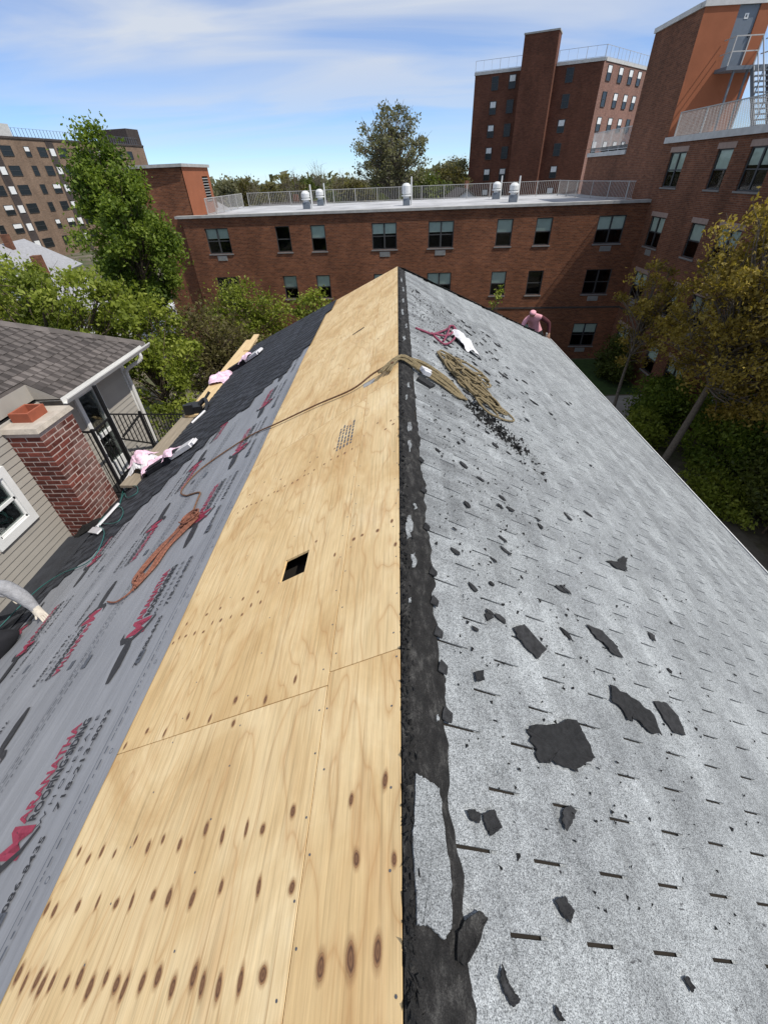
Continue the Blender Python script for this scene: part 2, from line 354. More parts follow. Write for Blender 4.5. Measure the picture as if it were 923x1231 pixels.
    # dark weather streaks running down from the ridge, worn coating flecks
    s1 = noise_(t, pos_(t, 0.75, 7.0, 0.0), 1.0, 5, 0.65); sxx = N(t, 'ShaderNodeSeparateXYZ'); t.links.new(P, sxx.inputs[0])
    top = N(t, 'ShaderNodeMapRange'); t.links.new(sxx.outputs[0], top.inputs[0]); top.inputs[1].default_value = 0.1; top.inputs[2].default_value = 1.5; top.inputs[3].default_value = 0.85; top.inputs[4].default_value = 0.0
    yy = N(t, 'ShaderNodeMapRange'); t.links.new(sxx.outputs[1], yy.inputs[0]); yy.inputs[1].default_value = 0.8; yy.inputs[2].default_value = 2.4; yy.inputs[3].default_value = 0.15; yy.inputs[4].default_value = 1.0
    stf = mth(t, 'MULTIPLY', mth(t, 'MULTIPLY', ramp_(t, s1, [(0.44, 0.0), (0.62, 1.0)]), top.outputs[0]), yy.outputs[0])
    stf = mth(t, 'MULTIPLY', stf, ramp_(t, g2, [(0.3, 1.0), (0.75, 0.35)]))
    c = mix_(t, stf, c, (0.05, 0.05, 0.052))
    fl = noise_(t, pos_(t, 14, 26, 0), 1.0, 4, 0.7)
    c = mix_(t, mth(t, 'MULTIPLY', ramp_(t, fl, [(0.66, 0.0), (0.70, 1.0)]), 0.8), c, (0.04, 0.04, 0.043))
    t.links.new(c, p.inputs['Base Color']); p.inputs['Roughness'].default_value = 0.85; p.inputs['Specular IOR Level'].default_value = 0.3
    bump_(t, p, g1, 0.5, 0.003)
    m = MATS['torn_dark']; t = m.node_tree; p = [n for n in t.nodes if n.type == 'BSDF_PRINCIPLED'][0]
    a = noise_(t, pos_(t, 1, 0.55, 1), 26, 6, 0.75); d = noise_(t, pos_(t), 320, 2, 0.7)
    c = ramp_(t, a, [(0.34, (0.007, 0.0065, 0.006)), (0.52, (0.018, 0.017, 0.016)), (0.66, (0.055, 0.053, 0.049))]); c = mix_(t, 1.0, c, ramp_(t, d, [(0.35, 0.6), (0.7, 1.8)]), 'MULTIPLY'); t.links.new(c, p.inputs['Base Color']); bump_(t, p, a, 0.9, 0.02)
    # new charcoal laminated shingle
    for nm, c0, c1 in (('charcoal_low', (0.012, 0.013, 0.017), (0.028, 0.030, 0.036)), ('charcoal_tab', (0.024, 0.027, 0.034), (0.058, 0.062, 0.072)),
                       ('brown_low', (0.045, 0.038, 0.035), (0.07, 0.06, 0.055)), ('brown_tab', (0.085, 0.073, 0.067), (0.135, 0.118, 0.108))):
        m, t, p, o = newmat(nm); P = pos_(t); a = noise_(t, P, 160, 3, 0.75); b = noise_(t, P, 5, 4, 0.6); oi = N(t, 'ShaderNodeObjectInfo')
        c = ramp_(t, a, [(0.3, c0), (0.7, c1)]); c = mix_(t, 1.0, c, ramp_(t, b, [(0.3, 0.72), (0.7, 1.25)]), 'MULTIPLY')
        c = mix_(t, 1.0, c, ramp_(t, oi.outputs['Random'], [(0.0, 0.78), (1.0, 1.22)]), 'MULTIPLY')
        t.links.new(c, p.inputs['Base Color']); p.inputs['Roughness'].default_value = 0.85; p.inputs['Specular IOR Level'].default_value = 0.3; bump_(t, p, a, 0.4, 0.003)
    # woven grey underlayment
    m, t, p, o = newmat('underlayment'); P = pos_(t)
    wv = noise_(t, pos_(t, 900, 900, 0), 1.0, 1, 0.5); d = noise_(t, pos_(t, 2.5, 0.8, 0), 1.0, 5, 0.6); wr = noise_(t, pos_(t, 16, 1.6, 0), 1.0, 4, 0.6, 0.5)
    c = ramp_(t, d, [(0.3, (0.225, 0.232, 0.25)), (0.7, (0.305, 0.312, 0.33))]); c = mix_(t, 1.0, c, ramp_(t, wr, [(0.3, 0.93), (0.65, 1.04)]), 'MULTIPLY')
    t.links.new(c, p.inputs['Base Color']); p.inputs['Roughness'].default_value = 0.55; p.inputs['Specular IOR Level'].default_value = 0.4
    bump_(t, p, wr, 0.28, 0.02)
    # chalky white bloom over the sunny side of the chimney bricks
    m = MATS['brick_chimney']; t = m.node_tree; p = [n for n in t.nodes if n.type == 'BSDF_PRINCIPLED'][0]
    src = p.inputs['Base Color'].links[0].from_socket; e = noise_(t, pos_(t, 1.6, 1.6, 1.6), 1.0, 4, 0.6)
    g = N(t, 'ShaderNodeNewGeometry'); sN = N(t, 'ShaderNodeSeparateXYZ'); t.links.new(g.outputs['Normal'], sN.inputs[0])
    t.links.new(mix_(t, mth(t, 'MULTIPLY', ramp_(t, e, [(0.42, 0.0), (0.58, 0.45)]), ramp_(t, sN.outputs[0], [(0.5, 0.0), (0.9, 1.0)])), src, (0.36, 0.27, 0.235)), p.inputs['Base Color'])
    pm('mortar', (0.46, 0.38, 0.34), 0.95, 0.15, 12)
    # lumber
    for nm, c0, c1 in (('lumber_new', (0.50, 0.345, 0.17), (0.66, 0.50, 0.28)), ('lumber_old', (0.20, 0.165, 0.12), (0.33, 0.275, 0.205))):
        m, t, p, o = newmat(nm); a = noise_(t, pos_(t, 45, 1.5, 10), 1.0, 4, 0.6, 0.4); t.links.new(ramp_(t, a, [(0.3, c0), (0.7, c1)]), p.inputs['Base Color']); p.inputs['Roughness'].default_value = 0.8
    # leaves: own tint per leaf, some light comes through
    for nm, a, b, c in (('leaf_green', (0.060, 0.100, 0.014), (0.145, 0.205, 0.026), (0.25, 0.31, 0.05)), ('leaf_lime', (0.105, 0.135, 0.018), (0.22, 0.265, 0.034), (0.36, 0.39, 0.08)),
                        ('leaf_olive', (0.15, 0.11, 0.022), (0.29, 0.215, 0.042), (0.44, 0.34, 0.08)), ('leaf_dark', (0.05, 0.065, 0.014), (0.095, 0.12, 0.022), (0.16, 0.185, 0.035)),
                        ('leaf_brown', (0.075, 0.062, 0.025), (0.12, 0.105, 0.038), (0.18, 0.17, 0.055)), ('leaf_far', (0.12, 0.115, 0.065), (0.18, 0.175, 0.10), (0.26, 0.25, 0.15))):
        m, t, p, o = newmat(nm); at = N(t, 'ShaderNodeAttribute', attribute_name='tint')
        cc = ramp_(t, at.outputs['Fac'], [(0.0, a), (0.5, b), (1.0, c)])
        t.links.new(cc, p.inputs['Base Color']); p.inputs['Roughness'].default_value = 0.6; p.inputs['Specular IOR Level'].default_value = 0.3
        tl = N(t, 'ShaderNodeBsdfTranslucent'); t.links.new(mix_(t, 1.0, cc, (1.3, 1.35, 0.8), 'MULTIPLY'), tl.inputs[0]); ms = N(t, 'ShaderNodeMixShader'); ms.inputs[0].default_value = 0.42
        t.links.new(p.outputs[0], ms.inputs[1]); t.links.new(tl.outputs[0], ms.inputs[2]); t.links.new(ms.outputs[0], o.inputs[0])
    # ground
    m, t, p, o = newmat('yard_ground'); a = noise_(t, pos_(t), 0.35, 6, 0.6); b = noise_(t, pos_(t), 5, 5, 0.7)
    c = ramp_(t, a, [(0.40, (0.055, 0.07, 0.022)), (0.52, (0.10, 0.085, 0.055)), (0.62, (0.15, 0.13, 0.10))]); c = mix_(t, 1.0, c, ramp_(t, b, [(0.3, 0.65), (0.7, 1.3)]), 'MULTIPLY')
    t.links.new(c, p.inputs['Base Color']); p.inputs['Roughness'].default_value = 0.95
    pm('lawn', (0.035, 0.065, 0.016), 0.95, 0.4, 3); pm('asphalt', (0.055, 0.055, 0.058), 0.9, 0.2, 2); pm('dirt', (0.115, 0.10, 0.078), 0.95, 0.35, 2.5)
special_mats()
A = MATS
# ------------------------------------------------------------------ ground
GZ = -9.5
K = math.sqrt(1.36); NL = Vector((-0.6/K, 0, 1/K)); NR = Vector((0.6/K, 0, 1/K))
def SL(x, y, h=0.0): return Vector((-x, y, -0.6*x))+NL*h
def SR(x, y, h=0.0): return Vector((x, y, -0.6*x))+NR*h
def frame(X, Y, Z, o):
    M = Matrix.Identity(4)
    for i in range(3): M[i][0] = X[i]; M[i][1] = Y[i]; M[i][2] = Z[i]; M[i][3] = o[i]
    return M
def ML(x, y, h=0.0, yaw=0.0):      # local X along the ridge, local Y down the slope, local Z off the roof
    return frame(Vector((0, 1, 0)), Vector((-1/K, 0, -0.6/K)), NL, SL(x, y, h)) @ Matrix.Rotation(yaw, 4, 'Z')
def MR(x, y, h=0.0, yaw=0.0):
    return frame(Vector((0, -1, 0)), Vector((1/K, 0, -0.6/K)), NR, SR(x, y, h)) @ Matrix.Rotation(yaw, 4, 'Z')
def sheet(name, pts, z, mat, parent=None):
    b = MB(); b.quad(*[(p[0], p[1], z) for p in pts]); o = b.build(name, A[mat], parent); tag(o, kind='structure'); return o
sheet('ground', [(-900, -300), (900, -300), (900, 1500), (-900, 1500)], GZ, 'yard_ground')
sheet('lawn', [(6.5, 24.2), (14.5, 24.2), (14.5, 30.2), (6.5, 30.6)], GZ+0.004, 'lawn')
sheet('side_yard', [(4.3, -6), (12.6, -6), (12.6, 16), (10.5, 20.3), (4.3, 20.3)], GZ+0.004, 'dirt')
sheet('garden_path', [(9.2, 20.4), (14.5, 21.6), (14.5, 24.1), (8.6, 23.8)], GZ+0.008, 'path_concrete')
sheet('parking_lot', [(-48, 33), (-16.5, 33), (-16.5, 70), (-48, 70)], GZ+0.004, 'asphalt')

# ------------------------------------------------------------------ the house under the camera
RIDGE = 8.29
house = thing('hip_roof_house', 'house with long hip roof half stripped to bare plywood and half old grey shingles', 'house', (0, 3, GZ))
b = MB(); b.box(-4.2, 4.05, -8.6, 12.2, GZ, -2.62); b.build('wall', A['house_siding'], house)
b = MB()
xr, xl = 4.38, 4.60; yn = -4.5
r0, r1 = SR(0, yn, -0.004), SR(0, RIDGE, -0.004); e0, e1 = SR(xr, yn-4.4, -0.004), SR(xr, RIDGE+4.4, -0.004)
b.quad(r0, e0, e1, r1)
l0, l1 = SL(0.02, yn, -0.09), SL(0.02, RIDGE, -0.09); f0, f1 = SL(xl, yn-4.4, -0.09), SL(xl, RIDGE+4.4, -0.09)
b.quad(l1, f1, f0, l0)
b.quad(r1, e1, f1, l1); b.quad(r0, l0, f0, e0); b.quad(e0, f0, f1, e1); b.quad(r0, r1, l1, l0)
b.build('roof_deck', A['deck_dark'], house)

# ---- plywood sheets on the left slope (coordinates: u = metres down the slope, y along the ridge)
def ply_sheet(poly, hole=None):
    b = MB(); P = lambda u, y, h: SL(u/K, y, h)
    if hole is None: b.prism([P(u, y, -0.012) for u, y in poly], [P(u, y, 0) for u, y in poly])
    else:
        us = [poly[0][0], hole[0], hole[1], poly[2][0]]; ys = [poly[0][1], hole[2], hole[3], poly[2][1]]
        for i in range(3):
            for j in range(3):
                if i == 1 and j == 1: continue
                b.quad(*[P(u, y, 0) for u, y in ((us[i], ys[j]), (us[i], ys[j+1]), (us[i+1], ys[j+1]), (us[i+1], ys[j]))][::-1])
        for q in ([(us[0], ys[0]), (us[0], ys[3]), (us[3], ys[3]), (us[3], ys[0])], [(us[1], ys[1]), (us[2], ys[1]), (us[2], ys[2]), (us[1], ys[2])]):
            for i in range(4):
                p, r = q[i], q[(i+1) % 4]; b.quad(P(*p, 0), P(*r, 0), P(*r, -0.012), P(*p, -0.012))
    return b.build('plywood_sheet', A['plywood'], house)
g = 0.0022
upper = []; lower = []
def rect(u0, u1, y0, y1): return [(u0+g, y0+g), (u1-g, y0+g), (u1-g, y1-g), (u0+g, y1-g)]
US, UB = 0.302, 1.72
for y0, y1 in ((-1.63, 0.81), (0.81, 3.25), (3.25, 5.69)): upper.append((y0, y1, ply_sheet(rect(0.0, US, y0, y1))))
upper.append((5.69, 9, ply_sheet([(0.002, 5.692), (US-g, 5.692), (US-g, 7.82), (0.002, 8.02)])))
lower.append((-1.68, 0.76, ply_sheet(rect(US, UB, -1.68, 0.76))))
lower.append((0.76, 3.20, ply_sheet(rect(US, UB, 0.76, 3.20), (0.560, 0.725, 1.43, 1.59))))
lower.append((3.20, 5.64, ply_sheet(rect(US, UB, 3.20, 5.64))))
lower.append((5.64, 9, ply_sheet([(US+g, 5.642), (UB+0.02, 5.642), (UB+0.02, 6.83), (US+g, 7.82)])))
ply_sheet([(0.002, 8.03), (UB+0.02, 6.84), (UB+0.02, RIDGE+(UB+0.02)/K), (0.002, RIDGE)])
knots = [(1.48, 0.08), (1.42, 0.06), (1.35, 0.07), (1.26, 0.06), (1.18, 0.06), (1.12, 0.07), (1.05, 0.05), (0.99, 0.07), (0.89, 0.05), (0.82, 0.06), (0.76, 0.07), (0.69, 0.05), (0.62, 0.07), (0.52, 0.05), (0.45, 0.06), (0.38, 0.07), (0.21, 0.08), (0.13, 0.09), (0.06, 0.1), (1.5, 0.24), (1.44, 0.23), (1.19, 0.24), (1.08, 0.23), (0.82, 0.23), (0.71, 0.22), (0.45, 0.23), (0.33, 0.22), (0.13, 0.26), (0.02, 0.25), (1.46, 0.4), (1.37, 0.37), (1.21, 0.37), (1.11, 0.4), (1.02, 0.37), (0.85, 0.36), (0.74, 0.39), (0.65, 0.36), (0.48, 0.36), (0.37, 0.39), (0.16, 0.39), (0.05, 0.42), (1.49, 0.79), (1.36, 0.83), (1.21, 0.79), (1.08, 0.83), (0.92, 0.785), (0.79, 0.83), (0.61, 0.785), (0.76, 0.73), (0.47, 0.83), (1.5, 1.34), (1.46, 1.36), (1.4, 1.35), (1.32, 1.34), (1.24, 1.32), (1.19, 1.36), (1.12, 1.35), (1.04, 1.34), (0.95, 1.32), (0.9, 1.36), (0.83, 1.35), (1.45, 1.45), (1.28, 1.45), (1.17, 1.45), (0.99, 1.44), (0.88, 1.44), (1.46, 2.48), (1.41, 2.5), (1.37, 2.5), (1.32, 2.49), (1.26, 2.47), (1.2, 2.46), (1.14, 2.48), (1.08, 2.48), (1.04, 2.46), (0.98, 2.48), (0.9, 2.46), (0.85, 2.46), (0.79, 2.47), (0.75, 2.46), (0.7, 2.47), (0.61, 2.47), (0.55, 2.48), (0.49, 2.47), (0.43, 2.46), (0.37, 2.46), (1.41, 2.68), (1.27, 2.75), (1.06, 2.63), (0.8, 2.54), (0.77, 2.63), (0.7, 2.64), (0.54, 2.62), (0.26, 1.5), (0.21, 1.5), (0.12, 1.48), (0.04, 1.5), (0.37, 1.45), (0.02, 1.33), (0.52, 1.63), (0.17, 2.63), (0.1, 2.47), (0.06, 2.55), (0.04, 2.48), (0.25, 4.67), (0.93, 0.055), (1.31, 0.055), (0.58, 0.055), (1.0, 0.23), (0.6, 0.24), (1.3, 0.235), (0.9, 0.24), (1.3, 0.385), (0.55, 0.37), (0.95, 0.385), (0.8, 4.0), (0.6, 4.3), (1.2, 4.9), (0.5, 6.2), (0.9, 5.9)]
def knot_mesh():
    n = 14; vs = [(0, 0, 0)]; rad = [0.0]; fs = []
    for k, r in enumerate((0.4, 0.7, 1.0)):
        for i in range(n): a = 2*math.pi*i/n; vs.append((r*math.cos(a), r*math.sin(a), 0)); rad.append(r)
    fs += [(0, 1+i, 1+(i+1) % n) for i in range(n)]
    for k in range(2): fs += [(1+k*n+i, 1+(k+1)*n+i, 1+(k+1)*n+(i+1) % n, 1+k*n+(i+1) % n) for i in range(n)]
    me = bpy.data.meshes.new('knot'); me.from_pydata(vs, [], fs); at = me.attributes.new('rad', 'FLOAT', 'POINT'); at.data.foreach_set('value', rad); me.materials.append(A['knot']); return me
kme = knot_mesh()
for i, (u, y) in enumerate(knots):
    sh = [s for a_, b_, s in (upper if u < US else lower) if a_ <= y < b_][0]
    r_ = random.Random(i); big = 1.0 if y < 0.15 else 0.80 if y < 0.9 else 0.62
    wv = 0.0185*big*r_.uniform(0.7, 1.3); hv = 0.036*big*r_.uniform(0.75, 1.35)
    if u < 0.31 and y < 0.15: wv *= 1.2; hv *= 1.1
    if y > 1.2: hv *= 0.75; wv *= 1.1
    if y > 2.3: hv *= 0.95
    inst('knot', kme, ML(u/K, y, 0.0009+0.00002*(i % 9), r_.uniform(-0.12, 0.12)) @ Matrix.Diagonal((hv, wv, 1, 1)), sh)
# nail heads along the edges of the near sheets
b = MB()
for y0, y1, us in ((-0.3, 0.75, (0.325, 0.72, 1.12)), (0.78, 3.18, (0.325, 0.72, 1.12)), (3.22, 5.6, (0.325, 0.9)), (-0.3, 0.8, (0.02, 0.28)), (0.83, 3.2, (0.02, 0.28))):
    for u in us:
        y = y0+0.05
        while y < y1:
            c = SL((u+random.uniform(-.012, .012))/K, y, 0.0012); b.add([c+Vector((-1/K, 0, -.6/K))*0.0035*math.cos(a)+Vector((0, 0.0035*math.sin(a), 0)) for a in [k*math.pi/3 for k in range(6)]], [(5, 4, 3, 2, 1, 0)]); y += random.uniform(0.13, 0.22)
tag(b.build('nail_heads', A['print_grey'], house), kind='stuff')
# faint mill stamp and a dark patch painting the shade of a narrow slit
def decal(parent, name, mat, quads, left=True, h=0.0016):
    b = MB()
    for q in quads: b.quad(*[(SL if left else SR)(x, y, h) for x, y in q])
    return b.build(name, A[mat], parent)
rows = []
for i in range(5):
    x = 0.330+0.026*i; y = 2.56
    while y < 2.88: l = random.uniform(0.02, 0.05); rows.append([(x, y), (x+0.012, y), (x+0.012, y+l), (x, y+l)]); y += l+random.uniform(0.008, 0.02)
sh1 = lower[1][2]
decal(sh1, 'mill_stamp', 'print_grey', rows)
decal(lower[2][2], 'slit_shade_patch', 'interior_dark', [[(0.43, 5.575), (0.585, 5.60), (0.585, 5.638), (0.43, 5.625)]])
decal(upper[2][2], 'flashing_scrap', 'rail_metal', [[(0.21, 3.45), (0.30, 3.47), (0.31, 3.56), (0.20, 3.53)]])

# ---- grey synthetic underlayment with its print
TOP = lambda y: 1.285+0.02*max(0, y)
nx, ny = 60, 150; vs = []; fs = []
for j in range(ny+1):
    y = -1.5+9.0*j/ny
    for i in range(nx+1):
        a = i/nx; x = TOP(y)+(4.62-TOP(y))*a
        wob = math.sin(x*9+math.sin(y*2.1)*1.6)*0.0016+math.sin(x*23+y*3.1)*0.0010+math.sin(y*5+x*4)*0.0012
        vs.append(SL(x+(0.006*math.sin(y*3.3) if i == 0 else 0), y, 0.0045+(0.004+wob*1.4)*min(1, a*8)))
for j in range(ny):
    for i in range(nx): k = j*(nx+1)+i; fs.append((k, k+nx+1, k+nx+2, k+1))
b = MB(); b.v = vs; b.f = fs; b.m = [0]*len(fs)
und = b.build('underlayment', A['underlayment'], house, smooth=True)
def text_geo(s, size, bold=0.0, shear=0.0, space=1.0):
    cu = bpy.data.curves.new('t', 'FONT'); cu.body = s; cu.size = size; cu.offset = bold; cu.shear = shear; cu.space_character = space; cu.resolution_u = 2; cu.fill_mode = 'FRONT'
    o = bpy.data.objects.new('t', cu); COL.objects.link(o); bpy.context.view_layer.update()
    me = bpy.data.meshes.new_from_object(o.evaluated_get(bpy.context.evaluated_depsgraph_get()))
    v = [p.co.copy() for p in me.vertices]; f = [tuple(p.vertices) for p in me.polygons]
    bpy.data.objects.remove(o); bpy.data.curves.remove(cu); bpy.data.meshes.remove(me); return v, f
PH = 0.0145
def unit_geo():
    parts = []
    def put(nm, mat, s, x, y, length, size, **kw):
        v, f = text_geo(s, size, **kw); w0 = max(p.x for p in v); k = length/w0; mb = MB()
        mb.add([(x+p.x*k, y+p.y, 0) for p in v], f); parts.append((nm, mb.mesh(nm, A[mat])))
    # local x = reading direction, local y = up; origin at foot of the M
    put('printed_initial', 'print_red', 'M', -0.02, 0.03, 0.15, 0.27, bold=0.007, shear=0.1)
    put('printed_name', 'print_red', 'ARANATHA', 0.135, 0.145, 0.46, 0.105, bold=0.003)
    put('printed_trade', 'print_black', 'ROOFING·SIDING', 0.135, 0.065, 0.47, 0.090, bold=0.003)
    put('printed_wholesale', 'print_black', 'WHOLESALE', 0.10, -0.015, 0.50, 0.042, bold=0.0, space=1.5)
    put('printed_phone_number', 'print_black', '718-213-8033', 0.15, -0.105, 0.46, 0.056, bold=0.001)
    put('printed_phone_number', 'print_black', '718-086-8435', -0.30, -0.125, 0.36, 0.054, bold=0.001)
    blk = MB(); z = 0.0003      # hammer: handle and forked head around the M
    blk.add([(-0.34, 0.10, z), (-0.24, 0.075, z), (-0.10, 0.09, z), (-0.05, 0.11, z), (0.01, 0.02, z), (0.10, -0.03, z), (0.11, -0.015, z), (0.03, 0.045, z), (-0.02, 0.14, z), (0.01, 0.245, z), (0.06, 0.27, z), (0.0, 0.275, z), (-0.045, 0.235, z), (-0.05, 0.175, z), (-0.12, 0.175, z), (-0.24, 0.16, z), (-0.34, 0.135, z)], [tuple(range(17))])
    parts.append(('printed_hammer', blk.mesh('printed_hammer', A['print_black'])))
    return parts
unit = unit_geo()
for k in range(-1, 7):
    for row, (x0, rot, ph) in enumerate(((1.62, 0, 0.42), (2.66, 1, 2.14), (3.42, 0, 0.95), (4.2, 1, 1.5))):
        y = ph+1.15*(k-(2 if rot else 0))
        if not -1.2 < y < 6.6: continue
        lim = [4.3, 3.8, 3.2, 2.6, 2.1, 1.75, 1.55, 1.45]
        yb = [2.4, 3.4, 4.2, 5.2, 5.9, 6.3, 6.9, 7.3]
        ylim = min([q for x_, q in zip(lim, yb) if x_ <= x0+0.3] or [7.4])
        if y > ylim+0.6: continue
        M_ = ML(x0, y, PH)
        if rot: M_ = M_ @ Matrix.Rotation(math.pi, 4, 'Z')
        for nm, me_ in unit: inst(nm, me_, M_, und)
b = MB()
def line(x, y0, y1, wd): b.quad(*[SL(a_, c_, PH) for a_, c_ in ((x, y0), (x+wd, y0), (x+wd, y1), (x, y1))])
for x in (1.415, 2.20, 2.25, 3.02, 3.75): line(x, -1.2, 6.0-(x-1.4)*0.9, 0.003)
for x in (1.385, 2.225, 2.17, 3.05):          # rows of tiny print beside the lines
    y = -1.2
    while y < 5.8-(x-1.4): l = random.uniform(0.01, 0.05); line(x, y, y+l, random.uniform(0.004, 0.009)); y += l+random.uniform(0.006, 0.03)
for k in range(12):                            # fastener circles and lap marks
    y = -0.6+0.46*k
    if y < 5.4:
        c = SL(1.345, y, PH); pts = [c+Vector((-1/K, 0, -.6/K))*0.011*math.cos(a)+Vector((0, 0.011*math.sin(a), 0)) for a in [i*math.pi/5 for i in range(10)]]
        b.tube(pts, 0.0012, 3, closed=True)
    for x, l in ((1.50, 0.09), (2.32, 0.07), (2.12, 0.10), (3.1, 0.08)):
        yy = -0.3+0.57*k+x*0.3
        if yy < 5.2-(x-1.4)*0.8 and k % 2 == 0: line(x, yy, yy+l, 0.045)
b.build('printed_guide_lines', A['print_grey'], und)
# ---- new charcoal shingles stepping up the left slope
def clip_end(y0, y1, hip): return y0, min(y1, hip)
def arch_mesh(name, L, exp, low, tab, seed, th=0.004, tw_=1.0):
    r = random.Random(seed); b = MB()
    def wedge(x0, x1, s0, s1, h0, h1):
        b.add([(x0, s0, h0), (x1, s0, h0), (x1, s1, h1), (x0, s1, h1), (x0, s1, 0), (x1, s1, 0), (x0, s0, 0), (x1, s0, 0)], [(3, 2, 1, 0), (4, 5, 2, 3), (6, 4, 3, 0), (5, 7, 1, 2)])
    b.mi = 0; wedge(0.001, L-0.001, -0.03, exp, 0.0012, th)
    b.mi = 1; x = r.uniform(0.0, 0.08)
    while x < L-0.05:
        w_ = min(r.uniform(0.06, 0.17)*tw_, L-0.003-x); wedge(x+0.001, x+w_, -0.02, exp+0.0015, 0.0035, th*2.0); x += w_+r.uniform(0.05, 0.14)*tw_
    return b.mesh(name, [A[low], A[tab]])
EXC = 0.143; DX = EXC/K
var = [arch_mesh('laminated_shingle', 1.0, EXC, 'charcoal_low', 'charcoal_tab', s) for s in range(5)]
bx_ = [(1.42, 7.05), (1.69, 6.28), (1.97, 6.1), (2.18, 5.75), (2.7, 5.5), (2.96, 4.9), (3.4, 4.13), (3.86, 3.6), (4.12, 3.35)]
def ystart(x):
    if x < 1.40: return 8.9
    if x > 4.17: return -1.5
    for (xa, ya), (xb, yb) in zip(bx_, bx_[1:]):
        if xa <= x <= xb: return ya+(yb-ya)*(x-xa)/(xb-xa)
    return 7.05 if x < 1.5 else 3.3
c_ = 0; x = 4.60
while x > 1.30:
    x0 = x-DX; hip = RIDGE+x0; ys = ystart(x0+0.05)-0.14+random.uniform(-0.09, 0.09)
    st = -2.0+(c_*0.37) % 1.0; y = st
    xw = x0
    while y < hip-0.05:
        if y+1.0 > ys:
            a0 = max(y, ys) if y < ys else y; a1 = min(y+1.0, hip-0.01)
            h = 0.0155+0.0004*(c_ % 3)
            if a1-a0 > 0.98: inst('laminated_shingle', var[(c_*3+int(y*7)) % 5], ML(x0, y, h, random.uniform(-.002, .002)), house)
            elif a1-a0 > 0.06: inst('laminated_shingle', arch_mesh('laminated_shingle', a1-a0, EXC, 'charcoal_low', 'charcoal_tab', c_*31+int(y*5)+99), ML(x0, a0, h), house)
        y += 1.0
    x = x0; c_ += 1
b = MB(); b.quad(SL(1.44, 7.3, 0.010), SL(1.44, RIDGE+1.44, 0.010), SL(4.60, RIDGE+4.6, 0.010), SL(4.60, 7.3, 0.010)); b.build('felt', A['tar'], house)
# dark apron running from the eave up against the neighbour's wall
nxa = 10; b = MB(); vs = []; fs = []
for j in range(31):
    y = -1.5+6.2*j/30
    for i in range(nxa+1):
        x = 4.45+0.80*i/nxa; vs.append(SL(x, y, 0.028+0.006*math.sin(x*9+y*4)+(0.10*((x-4.75)/0.45)**2 if x > 4.75 else 0)))
for j in range(30):
    for i in range(nxa): k = j*(nxa+1)+i; fs.append((k, k+nxa+1, k+nxa+2, k+1))
b.v = vs; b.f = fs; b.m = [0]*len(fs); b.build('valley_apron', A['charcoal_tab'], house, smooth=True)
# drip edge on the left eave beyond the chimney
b = MB(); b.bar(SL(4.62, 5.6, 0.02), SL(4.62, RIDGE+4.6, 0.02), 0.03, 0.12); b.build('drip_edge', A['drip_white'], house)

# ---- old grey three-tab shingles on the right slope; cut-outs every 0.301 m, courses 0.1215 m
TAB, EX = 0.301, 0.1215; DXR = EX/K
def strip_mesh(tabs=3, jag=None):
    b = MB()
    for k in range(tabs):
        a0 = k*TAB+0.0045; a1 = (k+1)*TAB-0.0045; h1 = 0.0095; nseg = 4
        for q in range(nseg):            # butt edge slightly wavy from wear
            u0 = a0+(a1-a0)*q/nseg; u1 = a0+(a1-a0)*(q+1)/nseg
            w0 = jag[(k*nseg+q) % len(jag)] if jag else 0; w1 = jag[(k*nseg+q+1) % len(jag)] if jag else 0
            b.add([(u0, -0.02, 0.0012), (u1, -0.02, 0.0012), (u1, EX+w1, h1), (u0, EX+w0, h1), (u0, EX+w0, 0), (u1, EX+w1, 0)], [(3, 2, 1, 0), (4, 5, 2, 3)])
        for e in (a0, a1): b.add([(e, -0.02, 0), (e, -0.02, 0.0012), (e, EX, h1), (e, EX, 0)], [(0, 1, 2, 3)])
    return b
svar = [strip_mesh(3, [random.uniform(-0.0022, 0.0022) for _ in range(13)]) for _ in range(6)]
sme = [s.mesh('shingle', A['grey_shingle']) for s in svar]
rest = MB(); cand = []
for j in range(-1, 40):
    x0 = 0.298+DXR*(j-0.5)
    if x0+DXR > 4.39: break
    hip = RIDGE+x0; ph = 0.143+0.5*TAB*(j % 2)
    ystart_ = ph-TAB*(4+(j*2) % 3)
    y = ystart_
    while y < hip:
        if y+3*TAB <= hip: cand.append((j, x0, y))
        else:                                   # strip cut along the hip: single tabs
            for k in range(3):
                if y+(k+0.6)*TAB < hip:
                    Mx = MR(x0, y+(k+1)*TAB, 0.0)
                    s = strip_mesh(1); rest.add([Mx @ Vector(v) for v in s.v], s.f)
        y += 3*TAB
def csize(c):
    p = SR(c[1]+0.05, c[2]+0.45); d = p-Vector((0, 0, CAMH)); dep = d.dot(fwd)
    if dep < 0.25: return -1
    ix = cx+fpx*d.dot(right)/dep; iy = cy+fpx*d.dot(down)/dep
    if not (-60 < ix < 990 and -60 < iy < 1330): return -1
    return (NR.dot(-d.normalized()))/d.length_squared
cand.sort(key=csize, reverse=True)
for i, (j, x0, y) in enumerate(cand):
    Mx = MR(x0, y+3*TAB, random.uniform(0, 0.0009), random.uniform(-0.0016, 0.0016))
    if i < 298: inst('shingle', sme[i % 6], Mx, house)
    else:
        s = svar[i % 6]; rest.add([Mx @ Vector(v) for v in s.v], s.f)
tag(rest.build('far_grey_shingles', A['grey_shingle'], house), kind='stuff')
# white metal edge along the right eave
b = MB(); b.bar(SR(4.385, -7, 0.004), SR(4.385, RIDGE+4.38, 0.004), 0.045, 0.018, NR); b.bar(SR(4.405, -7, -0.05), SR(4.405, RIDGE+4.4, -0.05), 0.012, 0.11); b.build('eave_flashing', A['drip_white'], house)
